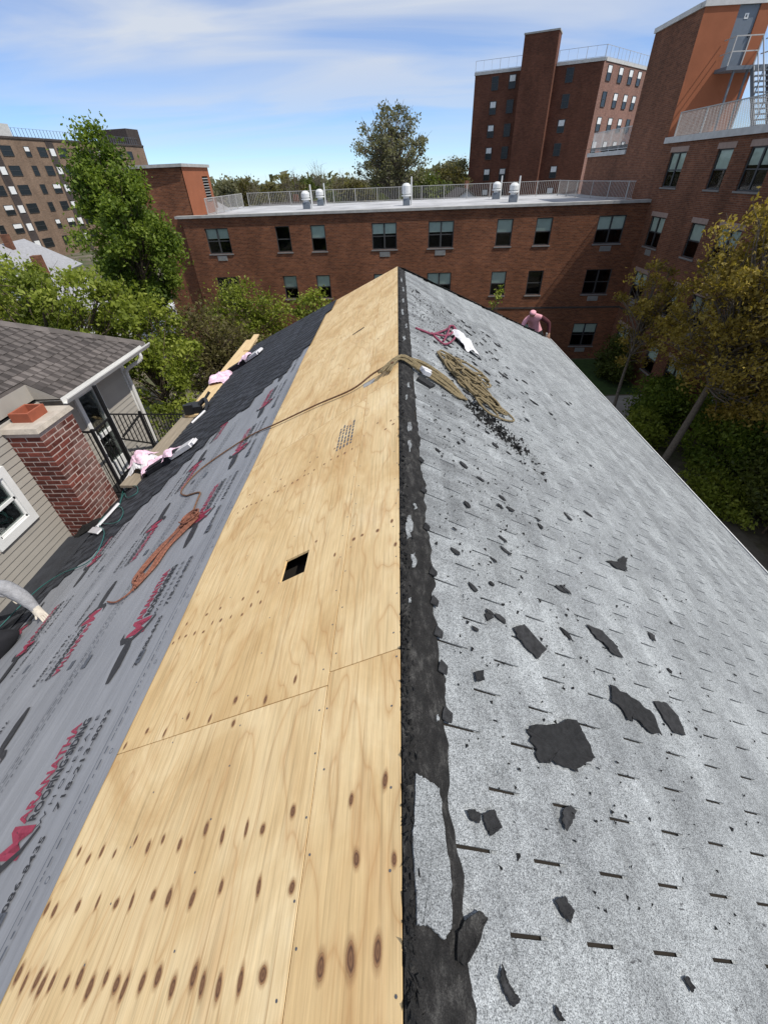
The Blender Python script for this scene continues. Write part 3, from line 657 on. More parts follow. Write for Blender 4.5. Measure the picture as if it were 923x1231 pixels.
# hip caps
capb = MB(); capb.add([(0, -0.11, 0.003), (0.24, -0.11, 0.008), (0.24, 0, 0.016), (0, 0, 0.011), (0, 0.11, 0.003), (0.24, 0.11, 0.008)], [(0, 1, 2, 3), (3, 2, 5, 4)])
cme = capb.mesh('hip_cap', A['grey_shingle']); hd = (SR(4.38, RIDGE+4.38)-SR(0, RIDGE)).normalized(); hn = Vector((-hd.z*0.70, -hd.z*0.70, math.hypot(hd.x, hd.y))).normalized()
hn = (hn-hd*hn.dot(hd)).normalized(); hy = hn.cross(hd)
for k in range(30):
    o_ = SR(0, RIDGE)+hd*(0.05+k*0.205)+hn*-0.006
    inst('hip_cap', cme, frame(hd, hy, hn, o_), house)
# ---- ridge: felt strip left after the caps were torn off
def edge(y): return (0.137 if y < 1.2 else 0.137-0.018*min(1, (y-1.2)/2))+0.007*math.sin(y*11)+0.006*math.sin(y*27+1)+0.004*math.sin(y*61)
vs = []; fs = []; ny = 420; nx = 7
for j in range(ny+1):
    y = -0.7+(RIDGE+0.65)*j/ny
    for i in range(nx+1):
        a = i/nx; vs.append(SR(0.002+(edge(y)-0.002)*a, y, 0.006+0.006*math.sin(a*3.0)*(0.6+0.4*math.sin(y*17+a*5))+random.uniform(0, 0.0040)-(0.005 if i in (0, nx) else 0)))
for j in range(ny):
    for i in range(nx): k = j*(nx+1)+i; fs.append((k+1, k+nx+2, k+nx+1, k))
b = MB(); b.v = vs; b.f = fs; b.m = [0]*len(fs); b.build('ridge_felt', A['torn_dark'], house, smooth=False)
def slab(pts, h, th, right_=True, curl=0.0):
    S = SR if right_ else SL; n = len(pts); c = (sum(p[0] for p in pts)/n, sum(p[1] for p in pts)/n); b = MB()
    mid = [((p[0]+c[0])/2, (p[1]+c[1])/2) for p in pts]
    top = [S(*p, h+th+curl*(0.4+0.6*((i*37) % 7)/7)) for i, p in enumerate(pts)]; bot = [S(*p, h+curl*(0.4+0.6*((i*37) % 7)/7)) for i, p in enumerate(pts)]
    mt = [S(*p, h+th) for p in mid]; ct = S(*c, h+th)
    vs = bot+top+mt+[ct]; ar = sum(pts[i][0]*pts[(i+1) % n][1]-pts[(i+1) % n][0]*pts[i][1] for i in range(n)); fl = (ar > 0) == right_
    fs = []
    for i in range(n):
        j = (i+1) % n; q = [(i, j, n+j, n+i), (n+i, n+j, 2*n+j, 2*n+i), (2*n+i, 2*n+j, 3*n)]
        fs += q if fl else [t_[::-1] for t_ in q]
    b.add(vs, fs); return b
def rough(pts, amt, sub=3, seed=0):
    r = random.Random(seed); out = []
    for i, p in enumerate(pts):
        q = pts[(i+1) % len(pts)]
        for k in range(sub): t_ = k/sub; out.append((p[0]+(q[0]-p[0])*t_+(r.uniform(-amt, amt) if k else 0), p[1]+(q[1]-p[1])*t_+(r.uniform(-amt, amt) if k else 0)))
    return out
rem = [(0.031, 0.43), (0.055, 0.425), (0.094, 0.409), (0.101, 0.32), (0.107, 0.225), (0.099, 0.139), (0.081, 0.121), (0.045, 0.142), (0.023, 0.138), (0.019, 0.302)]
slab(rough(rem, 0.0028, 6, 1), 0.013, 0.005).build('cap_remnant', A['grey_shingle'], house)
for y, x, l, w_ in ((0.60, 0.105, 0.02, 0.01), (1.02, 0.03, 0.03, 0.012), (1.25, 0.05, 0.09, 0.03), (1.45, 0.035, 0.16, 0.035), (1.62, 0.07, 0.05, 0.02), (2.2, 0.055, 0.13, 0.028), (2.45, 0.06, 0.14, 0.03), (2.9, 0.05, 0.10, 0.022), (3.15, 0.07, 0.10, 0.025), (4.3, 0.05, 0.2, 0.03), (4.8, 0.08, 0.2, 0.025), (5.3, 0.045, 0.25, 0.03), (5.9, 0.06, 0.25, 0.03), (6.6, 0.07, 0.3, 0.03), (7.2, 0.05, 0.3, 0.03)):
    pts = rough([(x-w_*0.45*random.random(), y-l*0.6), (x+w_*0.5, y-l*0.4*random.random()), (x+w_*0.35, y+l*0.55), (x-w_*0.3, y+l*0.5*random.random())], w_*0.22, 4, int(y*100))
    slab(pts, 0.012, 0.003).build('cap_remnant', A['grey_shingle'], house)
b = MB(); r_ = random.Random(5)
for k in range(1500):
    y = -0.3+8.4*r_.random()**1.6; x = 0.003+abs(r_.gauss(0, 0.014)); s = r_.uniform(0.003, 0.011); c = SR(x, y, 0.010+r_.uniform(0, 0.008))
    pts = [c+Vector((r_.uniform(-1, 1), r_.uniform(-1.6, 1.6), r_.uniform(-.7, .9)))*s for _ in range(4)]
    b.add(pts, [(0, 1, 2), (0, 3, 1), (1, 3, 2), (0, 2, 3)])
tag(b.build('ridge_crumbs', A['tar'], house), kind='stuff')
# curled flap of felt at the ridge
fl_ = [(0.106, 0.091), (0.111, 0.135), (0.140, 0.160), (0.167, 0.175), (0.188, 0.165), (0.170, 0.14), (0.149, 0.11), (0.121, 0.084)]
slab(rough(fl_, 0.002, 3, 3), 0.012, 0.004, curl=0.008).build('felt_flap', A['torn_dark'], house)
for y, x in ((0.62, 0.135), (0.92, 0.13), (1.06, 0.125), (1.22, 0.13), (0.78, 0.135), (1.5, 0.12), (1.8, 0.12), (2.1, 0.12)):
    slab(rough([(x-0.016, y-0.018), (x+0.012, y-0.026), (x+0.020, y+0.008), (x-0.004, y+0.026)], 0.003, 2, int(y*50)), 0.010, 0.004, curl=0.008).build('felt_flap', A['scrap_dark'], house)

# ---- loose scraps of shingle lying on the right slope
H0 = 0.0105
big = [('small dark parallelogram of torn shingle with clipped corners, between two slotted courses', [(0.474, 1.087), (0.532, 1.127), (0.615, 1.034), (0.553, 0.966), (0.521, 0.989), (0.482, 1.036)]),
 ('narrow jagged dark shingle strip higher up the grey slope than the twin scraps', [(0.92, 1.294), (1.016, 1.297), (1.061, 1.242), (1.08, 1.167), (1.018, 1.167), (0.991, 1.214), (0.948, 1.225)]),
 ('long ragged dark shingle scrap with a pale crease, touching a smaller scrap', [(0.91, 0.975), (1.035, 0.944), (1.101, 0.899), (1.098, 0.809), (1.021, 0.806), (0.981, 0.843), (0.928, 0.823), (0.924, 0.865), (0.88, 0.896)]),
 ('short straight-sided dark scrap lying against the long ragged scrap', [(1.15, 0.974), (1.234, 0.991), (1.268, 0.937), (1.254, 0.85), (1.181, 0.84), (1.158, 0.896)]),
 ('largest dark torn shingle piece, roughly square with one ragged lower edge', [(0.416, 0.652), (0.463, 0.679), (0.649, 0.745), (0.67, 0.683), (0.68, 0.622), (0.623, 0.589), (0.57, 0.557), (0.516, 0.564), (0.478, 0.568), (0.442, 0.55), (0.428, 0.608)]),
 ('dark star-shaped scrap with a thin tail on the grey shingles', [(1.356, 1.987), (1.45, 2.035), (1.496, 2.066), (1.579, 2.164), (1.628, 2.167), (1.547, 2.044), (1.533, 1.989), (1.443, 1.965)]),
 ('rounded dark scrap with a brown side beside a smaller black one near the ridge', [(0.211, 0.371), (0.249, 0.389), (0.264, 0.349), (0.227, 0.325), (0.215, 0.348)]),
 ('small black lump of shingle next to the rounded brown-sided scrap', [(0.166, 0.372), (0.188, 0.378), (0.207, 0.371), (0.198, 0.348), (0.178, 0.351)]),
 ('leaf-shaped brown-grey scrap hanging below a shingle slot', [(0.486, 0.432), (0.514, 0.448), (0.532, 0.436), (0.505, 0.401), (0.477, 0.376), (0.468, 0.4)]),
 ('five-sided black scrap with a tiny crumb above it', [(0.383, 0.215), (0.416, 0.227), (0.434, 0.2), (0.416, 0.176), (0.397, 0.189)]),
 ('long thin curved black sliver of shingle beside the ridge felt', [(0.211, 0.094), (0.217, 0.073), (0.228, 0.055), (0.243, 0.044), (0.222, 0.032), (0.209, 0.049), (0.2, 0.072)]),
 ('tiny pointed black sliver down the slope from the curved sliver', [(0.325, 0.04), (0.334, 0.03), (0.342, 0.017), (0.33, 0.017), (0.322, 0.027)]),
 ('short black stick of shingle, alone on clean grey tabs', [(0.729, 0.1), (0.746, 0.104), (0.756, 0.083), (0.74, 0.075)]),
 ('small black square chip beside the ridge, above the parallelogram scrap', [(0.343, 1.097), (0.37, 1.12), (0.384, 1.094), (0.35, 1.063)]),
 ('small black chip with a curled edge close to the felt edge', [(0.254, 0.803), (0.292, 0.825), (0.287, 0.783), (0.257, 0.769)]),
 ('thin black crescent chip beyond the narrow jagged strip', [(1.389, 1.453), (1.434, 1.444), (1.414, 1.395), (1.383, 1.401)])]
for i, (lab, pts) in enumerate(big):
    mx_ = max(p[0] for p in pts)-min(p[0] for p in pts)
    o = slab(rough(pts, 0.06*mx_*0.5, 5, i), H0, 0.003, curl=0.007).build('shingle_scrap', A['scrap_dark']); tag(o, lab, 'shingle scrap')
r_ = random.Random(21); n_ = 0
while n_ < 110:
    y = 1.0+6.2*r_.random(); x = 0.2+abs(r_.gauss(0, 0.55))+0.25*(y-1)*r_.random()
    if x > 3.6: continue
    s = r_.uniform(0.006, 0.016)*(1+0.22*y); el = r_.uniform(1.0, 2.6); a0 = r_.uniform(0.3, 1.0)
    pts = []
    for k in range(7):
        a = 2*math.pi*k/7; rr = r_.uniform(0.55, 1.1); dx = s*el*rr*math.cos(a); dy = s*rr*math.sin(a)
        pts.append((x+dx*math.cos(a0)-dy*math.sin(a0), y-(dx*math.sin(a0)+dy*math.cos(a0))))
    o = slab(pts, H0, 0.004, curl=0.004).build('shingle_chip', A['scrap_dark']); tag(o, 'small dark chip of torn shingle scattered on the grey slope', 'shingle chip', 'chips scattered over the grey shingles'); n_ += 1
b = MB()
for k in range(2400):
    if k < 1100: x = r_.gauss(0.80, 0.15); y = r_.gauss(3.34, 0.13)-(x-0.80)*0.9
    else: y = 0.2+7*r_.random(); x = 0.16+abs(r_.gauss(0, 0.7))
    if not 0.15 < x < 4: continue
    s = (0.004+0.024*r_.random()**3 if k < 1100 else r_.uniform(0.003, 0.010)*(1+0.12*y)); c = SR(x, y, H0+0.001); pts = [c+Vector((r_.uniform(-1, 1)/K, r_.uniform(-1.2, 1.2), 0))*s for _ in range(3)]
    pts = [SR(p.x, p.y, H0-0.001) for p in pts]; c = SR(c.x, c.y, H0+s*0.8)
    b.add(pts+[c], [(0, 1, 3), (1, 2, 3), (2, 0, 3)])
tag(b.build('granule_crumbs', A['tar']), 'fine black crumbs of torn shingle strewn over the grey slope', 'crumbs', kind='stuff')
# ------------------------------------------------------------------ ropes, planks and litter on the roof
def rope_obj(name, paths, r, mat, label, cat='rope', n=6):
    b = MB()
    for p in paths: b.tube(p, r, n)
    o = b.build(name, A[mat], smooth=True); return tag(o, label, cat)
r_ = random.Random(3)
# tan rope coil on the grey slope
def loopR(cx_, cy_, ax, ay, ang, h, jit, turns=1.0, rnd=r_):
    pts = []
    n = int(14*turns)
    for k in range(n+1):
        a = 2*math.pi*k/14; x = ax*math.cos(a)*(1+rnd.uniform(-jit, jit)); y = ay*math.sin(a)*(1+rnd.uniform(-jit, jit))
        pts.append(SR(cx_+x*math.cos(ang)-y*math.sin(ang), cy_+x*math.sin(ang)+y*math.cos(ang), h+rnd.uniform(-0.004, 0.006)))
    return crom(pts, 4)
paths = []
for k in range(6):
    paths.append(loopR(0.64+r_.uniform(-.06, .06), 4.10+r_.uniform(-.10, .10), 0.12+r_.uniform(-.06, .06), 0.42+r_.uniform(-.14, .08), 0.35+r_.uniform(-.3, .3), 0.022+0.006*k, 0.12, 1.0))
for k in range(9): paths.append(loopR(0.66+r_.uniform(-.11, .13), 4.08+r_.uniform(-.28, .30), r_.uniform(.05, .11), r_.uniform(.12, .26), r_.uniform(-1.2, 1.6), 0.05+0.005*k, 0.15, 1.15))
for k in range(4): paths.append(loopR(0.80+r_.uniform(-.03, .03), 3.80+r_.uniform(-.05, .05), 0.10, 0.22+r_.uniform(-.04, .04), 0.9+r_.uniform(-.3, .3), 0.03+0.01*k, 0.06))
paths.append(loopR(0.85, 4.28, 0.055, 0.14, 0.2, 0.06, 0.03, 1.1))
paths.append(loopR(0.77, 3.55, 0.075, 0.13, 0.5, 0.05, 0.03, 1.1))
paths.append(crom([SR(0.74, 3.72, .05), SR(0.90, 3.86, .03), SR(1.05, 3.80, .025), SR(1.09, 3.70, .022), SR(0.98, 3.58, .022), SR(0.86, 3.5, .03)], 6))
rope_obj('rope_coil', paths, 0.0095, 'rope_tan', 'tan rope coil heaped on the grey shingles below the ridge')
paths = []
for k in range(5):
    o1 = r_.uniform(-.03, .03); o2 = r_.uniform(-.05, .05)
    paths.append(crom([SL(0.06+0.02*k, 3.44+o1, .02+.008*k), SR(0.0, 3.60+o1, 0.03+.006*k), SR(0.18, 3.60+o2, .028+.006*k), SR(0.36, 3.56+o1, .026+.006*k), SR(0.50+0.02*k, 3.52+o2, .024), SR(0.53, 3.60+o1, .03), SR(0.42, 3.72+o2, .028+.005*k), SR(0.2, 3.76+o1, .028+.006*k), SR(0.05, 3.70+o2, .03)], 6))
rope_obj('rope_bight', paths, 0.0095, 'rope_tan', 'olive rope doubled in loops over the plywood ridge toward the coil')
b = MB(); b.box(-0.045, 0.045, -0.035, 0.035, 0, 0.035, MR(0.20, 3.52, 0.045, 0.4)); b.box(-0.012, 0.012, -0.05, 0.05, 0.032, 0.042, MR(0.20, 3.52, 0.045, 0.4)); tag(b.build('rope_buckle', A['white_film']), 'white plastic buckle block tied on the olive rope', 'buckle')
b = MB(); b.prism([SR(x, y, 0.008) for x, y in ((0.14, 3.36), (0.25, 3.33), (0.30, 3.44), (0.17, 3.47))], [SR(x, y, 0.03) for x, y in ((0.14, 3.36), (0.25, 3.33), (0.30, 3.44), (0.17, 3.47))]); tag(b.build('rope_pad', A['scrap_dark']), 'dark square pad wedged under the olive rope', 'pad')
# brown lifeline from the ridge across the plywood to the orange rope heap
lp = [(0.018, 3.503), (0.194, 3.535), (0.402, 3.546), (0.777, 3.741), (1.242, 3.941), (1.643, 4.124), (2.135, 4.137), (2.40, 4.031), (2.45, 3.75), (2.27, 3.52), (2.15, 3.45), (2.0, 3.35), (1.96, 3.2), (1.9, 2.95), (1.82, 2.83)]
rope_obj('lifeline', [crom([SL(x, y, 0.022+(0.02 if x < 0.3 else 0.0)) for x, y in lp], 6)], 0.0085, 'rope_brown', 'thin brown lifeline stretched from the ridge across plywood to the grey underlayment')
paths = [crom([SL(x, y, 0.028) for x, y in ((2.409, 2.161), (2.30, 2.10), (2.223, 2.081), (2.116, 2.12), (2.09, 2.3))], 6)]
for k in range(7):
    w_ = r_.uniform(0.03, 0.16); mid = 2.02+r_.uniform(-.02, .02)
    paths.append(crom([SL(2.10+r_.uniform(-.04, .04), 2.12+0.03*k, .026+.004*k), SL(mid+w_+0.04, 2.35+r_.uniform(-.05, .05), .026+.003*k), SL(mid+w_*0.6, 2.6, .028), SL(1.86+r_.uniform(-.04, .04), 2.80+r_.uniform(-.05, .05), .03+.004*k), SL(1.78+r_.uniform(-.04, .04), 2.76, .03+.004*k), SL(mid-w_*0.7, 2.52, .028), SL(mid-w_*0.5+0.02, 2.3, .026), SL(2.10+r_.uniform(-.04, .04), 2.14, .024)], 6))
for k in range(5): paths.append(crom([SL(1.82+0.12*math.cos(a)*r_.uniform(.5, 1), 2.78+0.07*math.sin(a)*r_.uniform(.5, 1.2), .04+.008*k) for a in [q*0.9 for q in range(8)]], 5))
rope_obj('rope_hank', paths, 0.0075, 'rope_orange', 'orange-brown rope hank laid out on the grey printed underlayment')
# green air hose by the chimney
hp = [SL(x, y, 0.045+0.012*math.sin(i*1.7)) for i, (x, y) in enumerate(((4.9, 2.9), (4.61, 3.36), (4.23, 3.47), (3.57, 3.33), (3.77, 3.9), (4.42, 4.6), (4.22, 4.82), (3.78, 4.37), (3.62, 4.03), (4.07, 4.32), (4.5, 4.72), (4.22, 4.86), (4.55, 5.5), (4.2, 5.35), (3.88, 4.92), (4.07, 4.92), (4.4, 5.3), (4.2, 4.85)))]
rope_obj('air_hose', [crom(hp, 6)], 0.0065, 'hose_green', 'thin green air hose looping beside the brick chimney on the dark eave', 'hose')
# white metal offcut by the chimney foot
b = MB(); b.bar(SL(4.30, 4.40, 0.06), SL(4.22, 4.88, 0.06), 0.05, 0.03, NL); b.bar(SL(4.52, 4.50, 0.05), SL(4.05, 4.15, 0.05), 0.10, 0.02, NL)
tag(b.build('flashing_offcut', A['white_film']), 'white bent metal offcut lying at the foot of the brick chimney', 'flashing')
# planks along the left eave
def plank(name, a, c, wd, th, mat, lab):
    b = MB(); b.bar(a, c, wd, th); return tag(b.build(name, A[mat]), lab, 'plank', None)
plank('scaffold_plank', (-4.36, 5.42, -2.55), (-4.27, 8.25, -2.50), 0.36, 0.045, 'lumber_old', 'weathered grey-brown scaffold plank along the eave, nearer the chimney')
plank('scaffold_plank', (-4.20, 7.75, -2.452), (-4.46, 13.1, -2.556), 0.34, 0.045, 'lumber_new', 'fresh yellow scaffold plank along the eave, overlapping the weathered one')
plank('short_board', (-4.28, 11.9, -2.49), (-4.40, 13.45, -2.50), 0.16, 0.04, 'lumber_new', 'short fresh board resting on the far end of the yellow plank')
for i, (y, x) in enumerate(((5.9, -4.36), (8.0, -4.22), (10.4, -4.34), (12.6, -4.44))):
    b = MB(); zr = 0.6*x
    b.bar((x+0.28, y, 0.6*x+0.17+0.03), (x-0.16, y, 0.6*x-0.07), 0.03, 0.012); b.bar((x-0.15, y, 0.6*x-0.075), (x-0.15, y, 0.6*x+0.03), 0.03, 0.012); b.bar((x-0.15, y, 0.6*x+0.028), (x+0.08, y, 0.6*x+0.055), 0.03, 0.012)
    tag(b.build('roof_bracket', A['black_iron']), 'black steel roof bracket carrying the eave planks', 'bracket', 'roof brackets under the planks')
# black nail gun on the plank
gun = thing('nail_gun', 'black coil nail gun lying on the yellow plank with its white-tipped handle', 'nail gun', (-4.15, 7.95, -2.42))
b = MB(); b.box(-0.16, 0.12, -0.15, 0.14, 0.0, 0.13, Matrix.Translation((-4.20, 7.95, -2.42)) @ Matrix.Rotation(0.3, 4, 'Z')); b.box(-0.19, -0.02, -0.19, -0.10, 0.01, 0.20, Matrix.Translation((-4.20, 7.95, -2.42)) @ Matrix.Rotation(0.3, 4, 'Z')); b.build('magazine', A['black_plastic'], gun)
b = MB(); b.tube(crom([(-4.10, 7.98, -2.30), (-3.98, 8.02, -2.22), (-3.86, 7.8, -2.24), (-3.80, 7.52, -2.24)], 5), [0.05]*6+[0.04]*5+[0.03]*5, 8); b.tube([(-4.05, 8.1, -2.28), (-3.93, 8.22, -2.14)], 0.03, 8); b.build('grip', A['black_plastic'], gun)
b = MB(); b.tube(crom([(-3.80, 7.54, -2.235), (-3.86, 7.40, -2.27), (-3.98, 7.22, -2.34)], 5), 0.02, 7); b.build('hose_fitting', A['white_film'], gun)
# pink and white wrappers with bundles
def crumple(name, parent, M, sx, sy, sz, mat, seed, n=16):
    r = random.Random(seed); b = MB(); vs = []; fs = []
    for j in range(n+1):
        for i in range(n+1):
            u = i/n*2-1; v = j/n*2-1; q = max(0, 1-(u*u+v*v)*0.62)
            k = 1+0.20*math.sin(u*3+v*2+seed)
            vs.append(M @ Vector((u*sx*k*(1+0.05*r.uniform(-1, 1)), v*sy*k*(1+0.05*r.uniform(-1, 1)), sz*(q**0.8)*(0.70+0.30*abs(math.sin(u*3.1+v*2.3+seed))+0.14*abs(math.sin(u*7-v*5+seed)))+r.uniform(0, 0.07)*sz)))
    for j in range(n):
        for i in range(n): a = j*(n+1)+i; fs.append((a, a+1, a+n+2, a+n+1))
    b.add(vs, fs); return b.build(name, A[mat], parent)
wr = thing('shingle_wrapper', 'crumpled pink and white bundle wrapper on the weathered plank end', 'wrapper', (-4.25, 5.85, -2.5))
crumple('film', wr, Matrix.Translation((-4.32, 5.95, -2.52)) @ Matrix.Rotation(-0.2, 4, 'Y'), 0.24, 0.26, 0.24, 'white_film', 1)
crumple('printed_film', wr, Matrix.Translation((-4.10, 5.80, -2.44)) @ Matrix.Rotation(-0.5, 4, 'Y'), 0.17, 0.22, 0.13, 'pink_wrap', 4)
crumple('fold', wr, Matrix.Translation((-4.36, 5.98, -2.40)) @ Matrix.Rotation(-0.2, 4, 'Y'), 0.19, 0.20, 0.16, 'pink_wrap', 8)
def bundle(lab, xa, ya, xb, yb, wd, seed):
    t = thing('shingle_bundle', lab, 'shingle bundle', SL(xa, ya, 0.03)); h = 0.03
    b = MB(); b.bar(SL(xa, ya, h+0.03), SL(xb, yb, h+0.03), wd, 0.06, NL); b.bar(SL(xa+.01, ya+.03, h+0.075), SL(xb+.02, yb-0.02, h+0.07), wd*0.8, 0.02, NL); b.build('stack', A['charcoal_low'], t)
    d = (SL(xb, yb, 0)-SL(xa, ya, 0)); d.normalize(); e = SL(xb, yb, h+0.045)
    b = MB(); b.bar(e-d*0.20, e+d*0.30, wd*1.08, 0.062, NL); b.bar(e+d*0.28, e+d*0.36, wd*0.8, 0.04, NL); b.build('end_wrap', A['white_film'], t)
    crumple('printed_film', t, frame(d, NL.cross(d), NL, e-d*0.22+NL*0.02), 0.14, wd*0.75, 0.09, 'pink_wrap', seed, 10)
bundle('opened shingle bundle with white and pink wrapper end, beside the crumpled wrapper', 4.02, 5.58, 3.30, 5.46, 0.16, 2)
bundle('long white-wrapped shingle bundle with pink torn film, against the yellow plank', 4.35, 10.45, 3.45, 10.0, 0.22, 6)
crumple('printed_film', thing('torn_wrapper', 'torn pink wrapper lying on the yellow plank beside the long white bundle', 'wrapper', (-4.3, 9.85, -2.45)), Matrix.Translation((-4.28, 9.75, -2.46)), 0.20, 0.34, 0.14, 'pink_wrap', 11)
# pink webbing and white bag on the far grey slope
paths = [crom([SR(x, y, h) for x, y, h in ((0.19, 4.93, .015), (0.30, 5.0, .02), (0.39, 5.07, .03), (0.58, 5.6, .035), (0.74, 6.15, .03), (0.77, 5.95, .03), (0.66, 5.35, .04), (0.52, 4.93, .03), (0.44, 5.0, .02), (0.38, 5.12, .02))], 5), crom([SR(x, y, h) for x, y, h in ((0.40, 5.1, .03), (0.55, 5.25, .05), (0.70, 5.75, .05), (0.75, 6.1, .03))], 5), crom([SR(x, y, h) for x, y, h in ((0.5, 4.98, .04), (0.6, 5.5, .05), (0.66, 5.9, .05), (0.76, 6.15, .03))], 5)]
rope_obj('safety_harness', paths, 0.013, 'strap_pink', 'dark pink safety harness straps tossed on the grey shingles near the ridge', 'harness', 5)
bag = tag(crumple('plastic_bag', None, MR(0.80, 5.50, 0.012, 0.6), 0.26, 0.10, 0.10, 'white_film', 3), 'crumpled white plastic bag beside the pink harness', 'bag')

# ------------------------------------------------------------------ people
def body(name, joints, bones, segm, mats, parent=None):
    """joints: name->(pos, radius); bones: pairs; segm: bone->material index"""
    names = list(joints); idx = {n: i for i, n in enumerate(names)}
    me = bpy.data.meshes.new('sk'); me.from_pydata([joints[n][0] for n in names], [(idx[a], idx[c]) for a, c in bones], [])
    o = bpy.data.objects.new('sk', me); COL.objects.link(o)
    sk = o.modifiers.new('skin', 'SKIN'); sk.use_smooth_shade = True; sk.branch_smoothing = 0.6
    for i, n in enumerate(names):
        v = me.skin_vertices[0].data[i]; r = joints[n][1]; v.radius = (r, r) if not isinstance(r, tuple) else r; v.use_root = (i == 0)
    ss = o.modifiers.new('sub', 'SUBSURF'); ss.levels = 2; ss.render_levels = 2
    bpy.context.view_layer.update()
    m2 = bpy.data.meshes.new_from_object(o.evaluated_get(bpy.context.evaluated_depsgraph_get())); bpy.data.objects.remove(o)
    m2.materials.clear()
    for m in mats: m2.materials.append(A[m])
    segs = [(Vector(joints[a][0]), Vector(joints[c][0]), segm.get((a, c), 0)) for a, c in bones]
    for p in m2.polygons:
        best = 1e9; mi = 0
        for a, c, k in segs:
            d = c-a; t_ = max(0, min(1, (p.center-a).dot(d)/max(1e-9, d.length_squared))); q = (a+d*t_-p.center).length
            if q < best: best = q; mi = k
        p.material_index = mi; p.use_smooth = True
    return inst(name, m2, None, parent)
def fingers(j, bones, segm, wrist, palm, tip_dir, side, mi, pre, curl=Vector((0, 0, -0.03))):
    wv = Vector(wrist); pv = Vector(palm)
    for k, (off, ln) in enumerate(((-0.030, 0.070), (-0.010, 0.080), (0.010, 0.076), (0.028, 0.060))):
        a = pv+side*off+tip_dir*0.02; c = a+tip_dir*ln*0.55+curl*0.3; e = c+tip_dir*ln*0.45+curl*0.7
        j[pre+f'a{k}'] = (a, 0.0125); j[pre+f'b{k}'] = (c, 0.0105); j[pre+f'c{k}'] = (e, 0.009)
        for x, y in ((pre+'palm', pre+f'a{k}'), (pre+f'a{k}', pre+f'b{k}'), (pre+f'b{k}', pre+f'c{k}')): bones.append((x, y)); segm[(x, y)] = mi
    a = pv-side*0.045+tip_dir*-0.02; c = a-side*0.022+tip_dir*0.03+curl*0.4
    j[pre+'t0'] = (a, 0.013); j[pre+'t1'] = (c, 0.010)
    for x, y in ((pre+'palm', pre+'t0'), (pre+'t0', pre+'t1')): bones.append((x, y)); segm[(x, y)] = mi
# worker kneeling at the left eave: grey sleeve and gloved hand reach into the picture
j = {'pelvis': ((-4.78, 2.12, -2.42), 0.15), 'waist': ((-4.76, 2.28, -2.22), 0.14), 'chest': ((-4.66, 2.48, -1.98), 0.16), 'neck': ((-4.52, 2.62, -1.80), 0.06), 'headb': ((-4.46, 2.68, -1.70), 0.085), 'head': ((-4.42, 2.74, -1.60), 0.098), 'crown': ((-4.42, 2.75, -1.52), 0.075),
     'rsh': ((-4.44, 2.46, -1.88), 0.078), 'rel': ((-3.97, 2.68, -1.80), 0.082), 'rfa': ((-3.82, 2.65, -1.95), 0.072), 'rwr': ((-3.73, 2.61, -2.08), 0.048), 'Rpalm': ((-3.675, 2.58, -2.13), 0.046),
     'lsh': ((-4.80, 2.62, -1.86), 0.075), 'lel': ((-4.72, 2.86, -2.08), 0.058), 'lwr': ((-4.46, 2.98, -2.30), 0.040), 'Lpalm': ((-4.40, 3.0, -2.40), 0.038),
     'rhip': ((-4.58, 2.14, -2.40), 0.15), 'rkn': ((-3.90, 2.42, -2.23), 0.135), 'rank': ((-4.45, 2.00, -2.60), 0.055), 'rto': ((-4.62, 1.86, -2.70), 0.045),
     'lhip': ((-4.90, 2.22, -2.46), 0.12), 'lkn': ((-4.55, 2.62, -2.58), 0.082), 'lank': ((-4.86, 2.30, -2.80), 0.055), 'lto': ((-4.95, 2.1, -2.88), 0.045)}
bn = [('pelvis', 'waist'), ('waist', 'chest'), ('chest', 'neck'), ('neck', 'headb'), ('headb', 'head'), ('head', 'crown'), ('chest', 'rsh'), ('rsh', 'rel'), ('rel', 'rfa'), ('rfa', 'rwr'), ('rwr', 'Rpalm'), ('chest', 'lsh'), ('lsh', 'lel'), ('lel', 'lwr'), ('lwr', 'Lpalm'), ('pelvis', 'rhip'), ('rhip', 'rkn'), ('rkn', 'rank'), ('rank', 'rto'), ('pelvis', 'lhip'), ('lhip', 'lkn'), ('lkn', 'lank'), ('lank', 'lto')]
sg = {}
for b_ in bn: sg[b_] = 0
for b_ in (('pelvis', 'waist'), ('pelvis', 'rhip'), ('rhip', 'rkn'), ('rkn', 'rank'), ('rank', 'rto'), ('pelvis', 'lhip'), ('lhip', 'lkn'), ('lkn', 'lank'), ('lank', 'lto')): sg[b_] = 1
for b_ in (('chest', 'neck'), ('neck', 'headb'), ('headb', 'head')): sg[b_] = 2
sg[('head', 'crown')] = 3
sg[('rwr', 'Rpalm')] = 4; sg[('lwr', 'Lpalm')] = 4
td = Vector((0.55, -0.40, -0.42)).normalized(); sd_ = Vector((0.45, 0.88, 0.0)).normalized()
fingers(j, bn, sg, j['rwr'][0], j['Rpalm'][0], td, sd_, 4, 'R')
fingers(j, bn, sg, j['lwr'][0], j['Lpalm'][0], Vector((0.5, 0.2, -0.75)).normalized(), Vector((-0.3, 0.95, 0)).normalized(), 4, 'L')
tag(body('person', j, bn, sg, ['grey_cloth', 'dark_cloth', 'skin', 'hair', 'glove']), 'person in grey sleeves and white gloves kneeling on the dark eave, hand on underlayment', 'person')
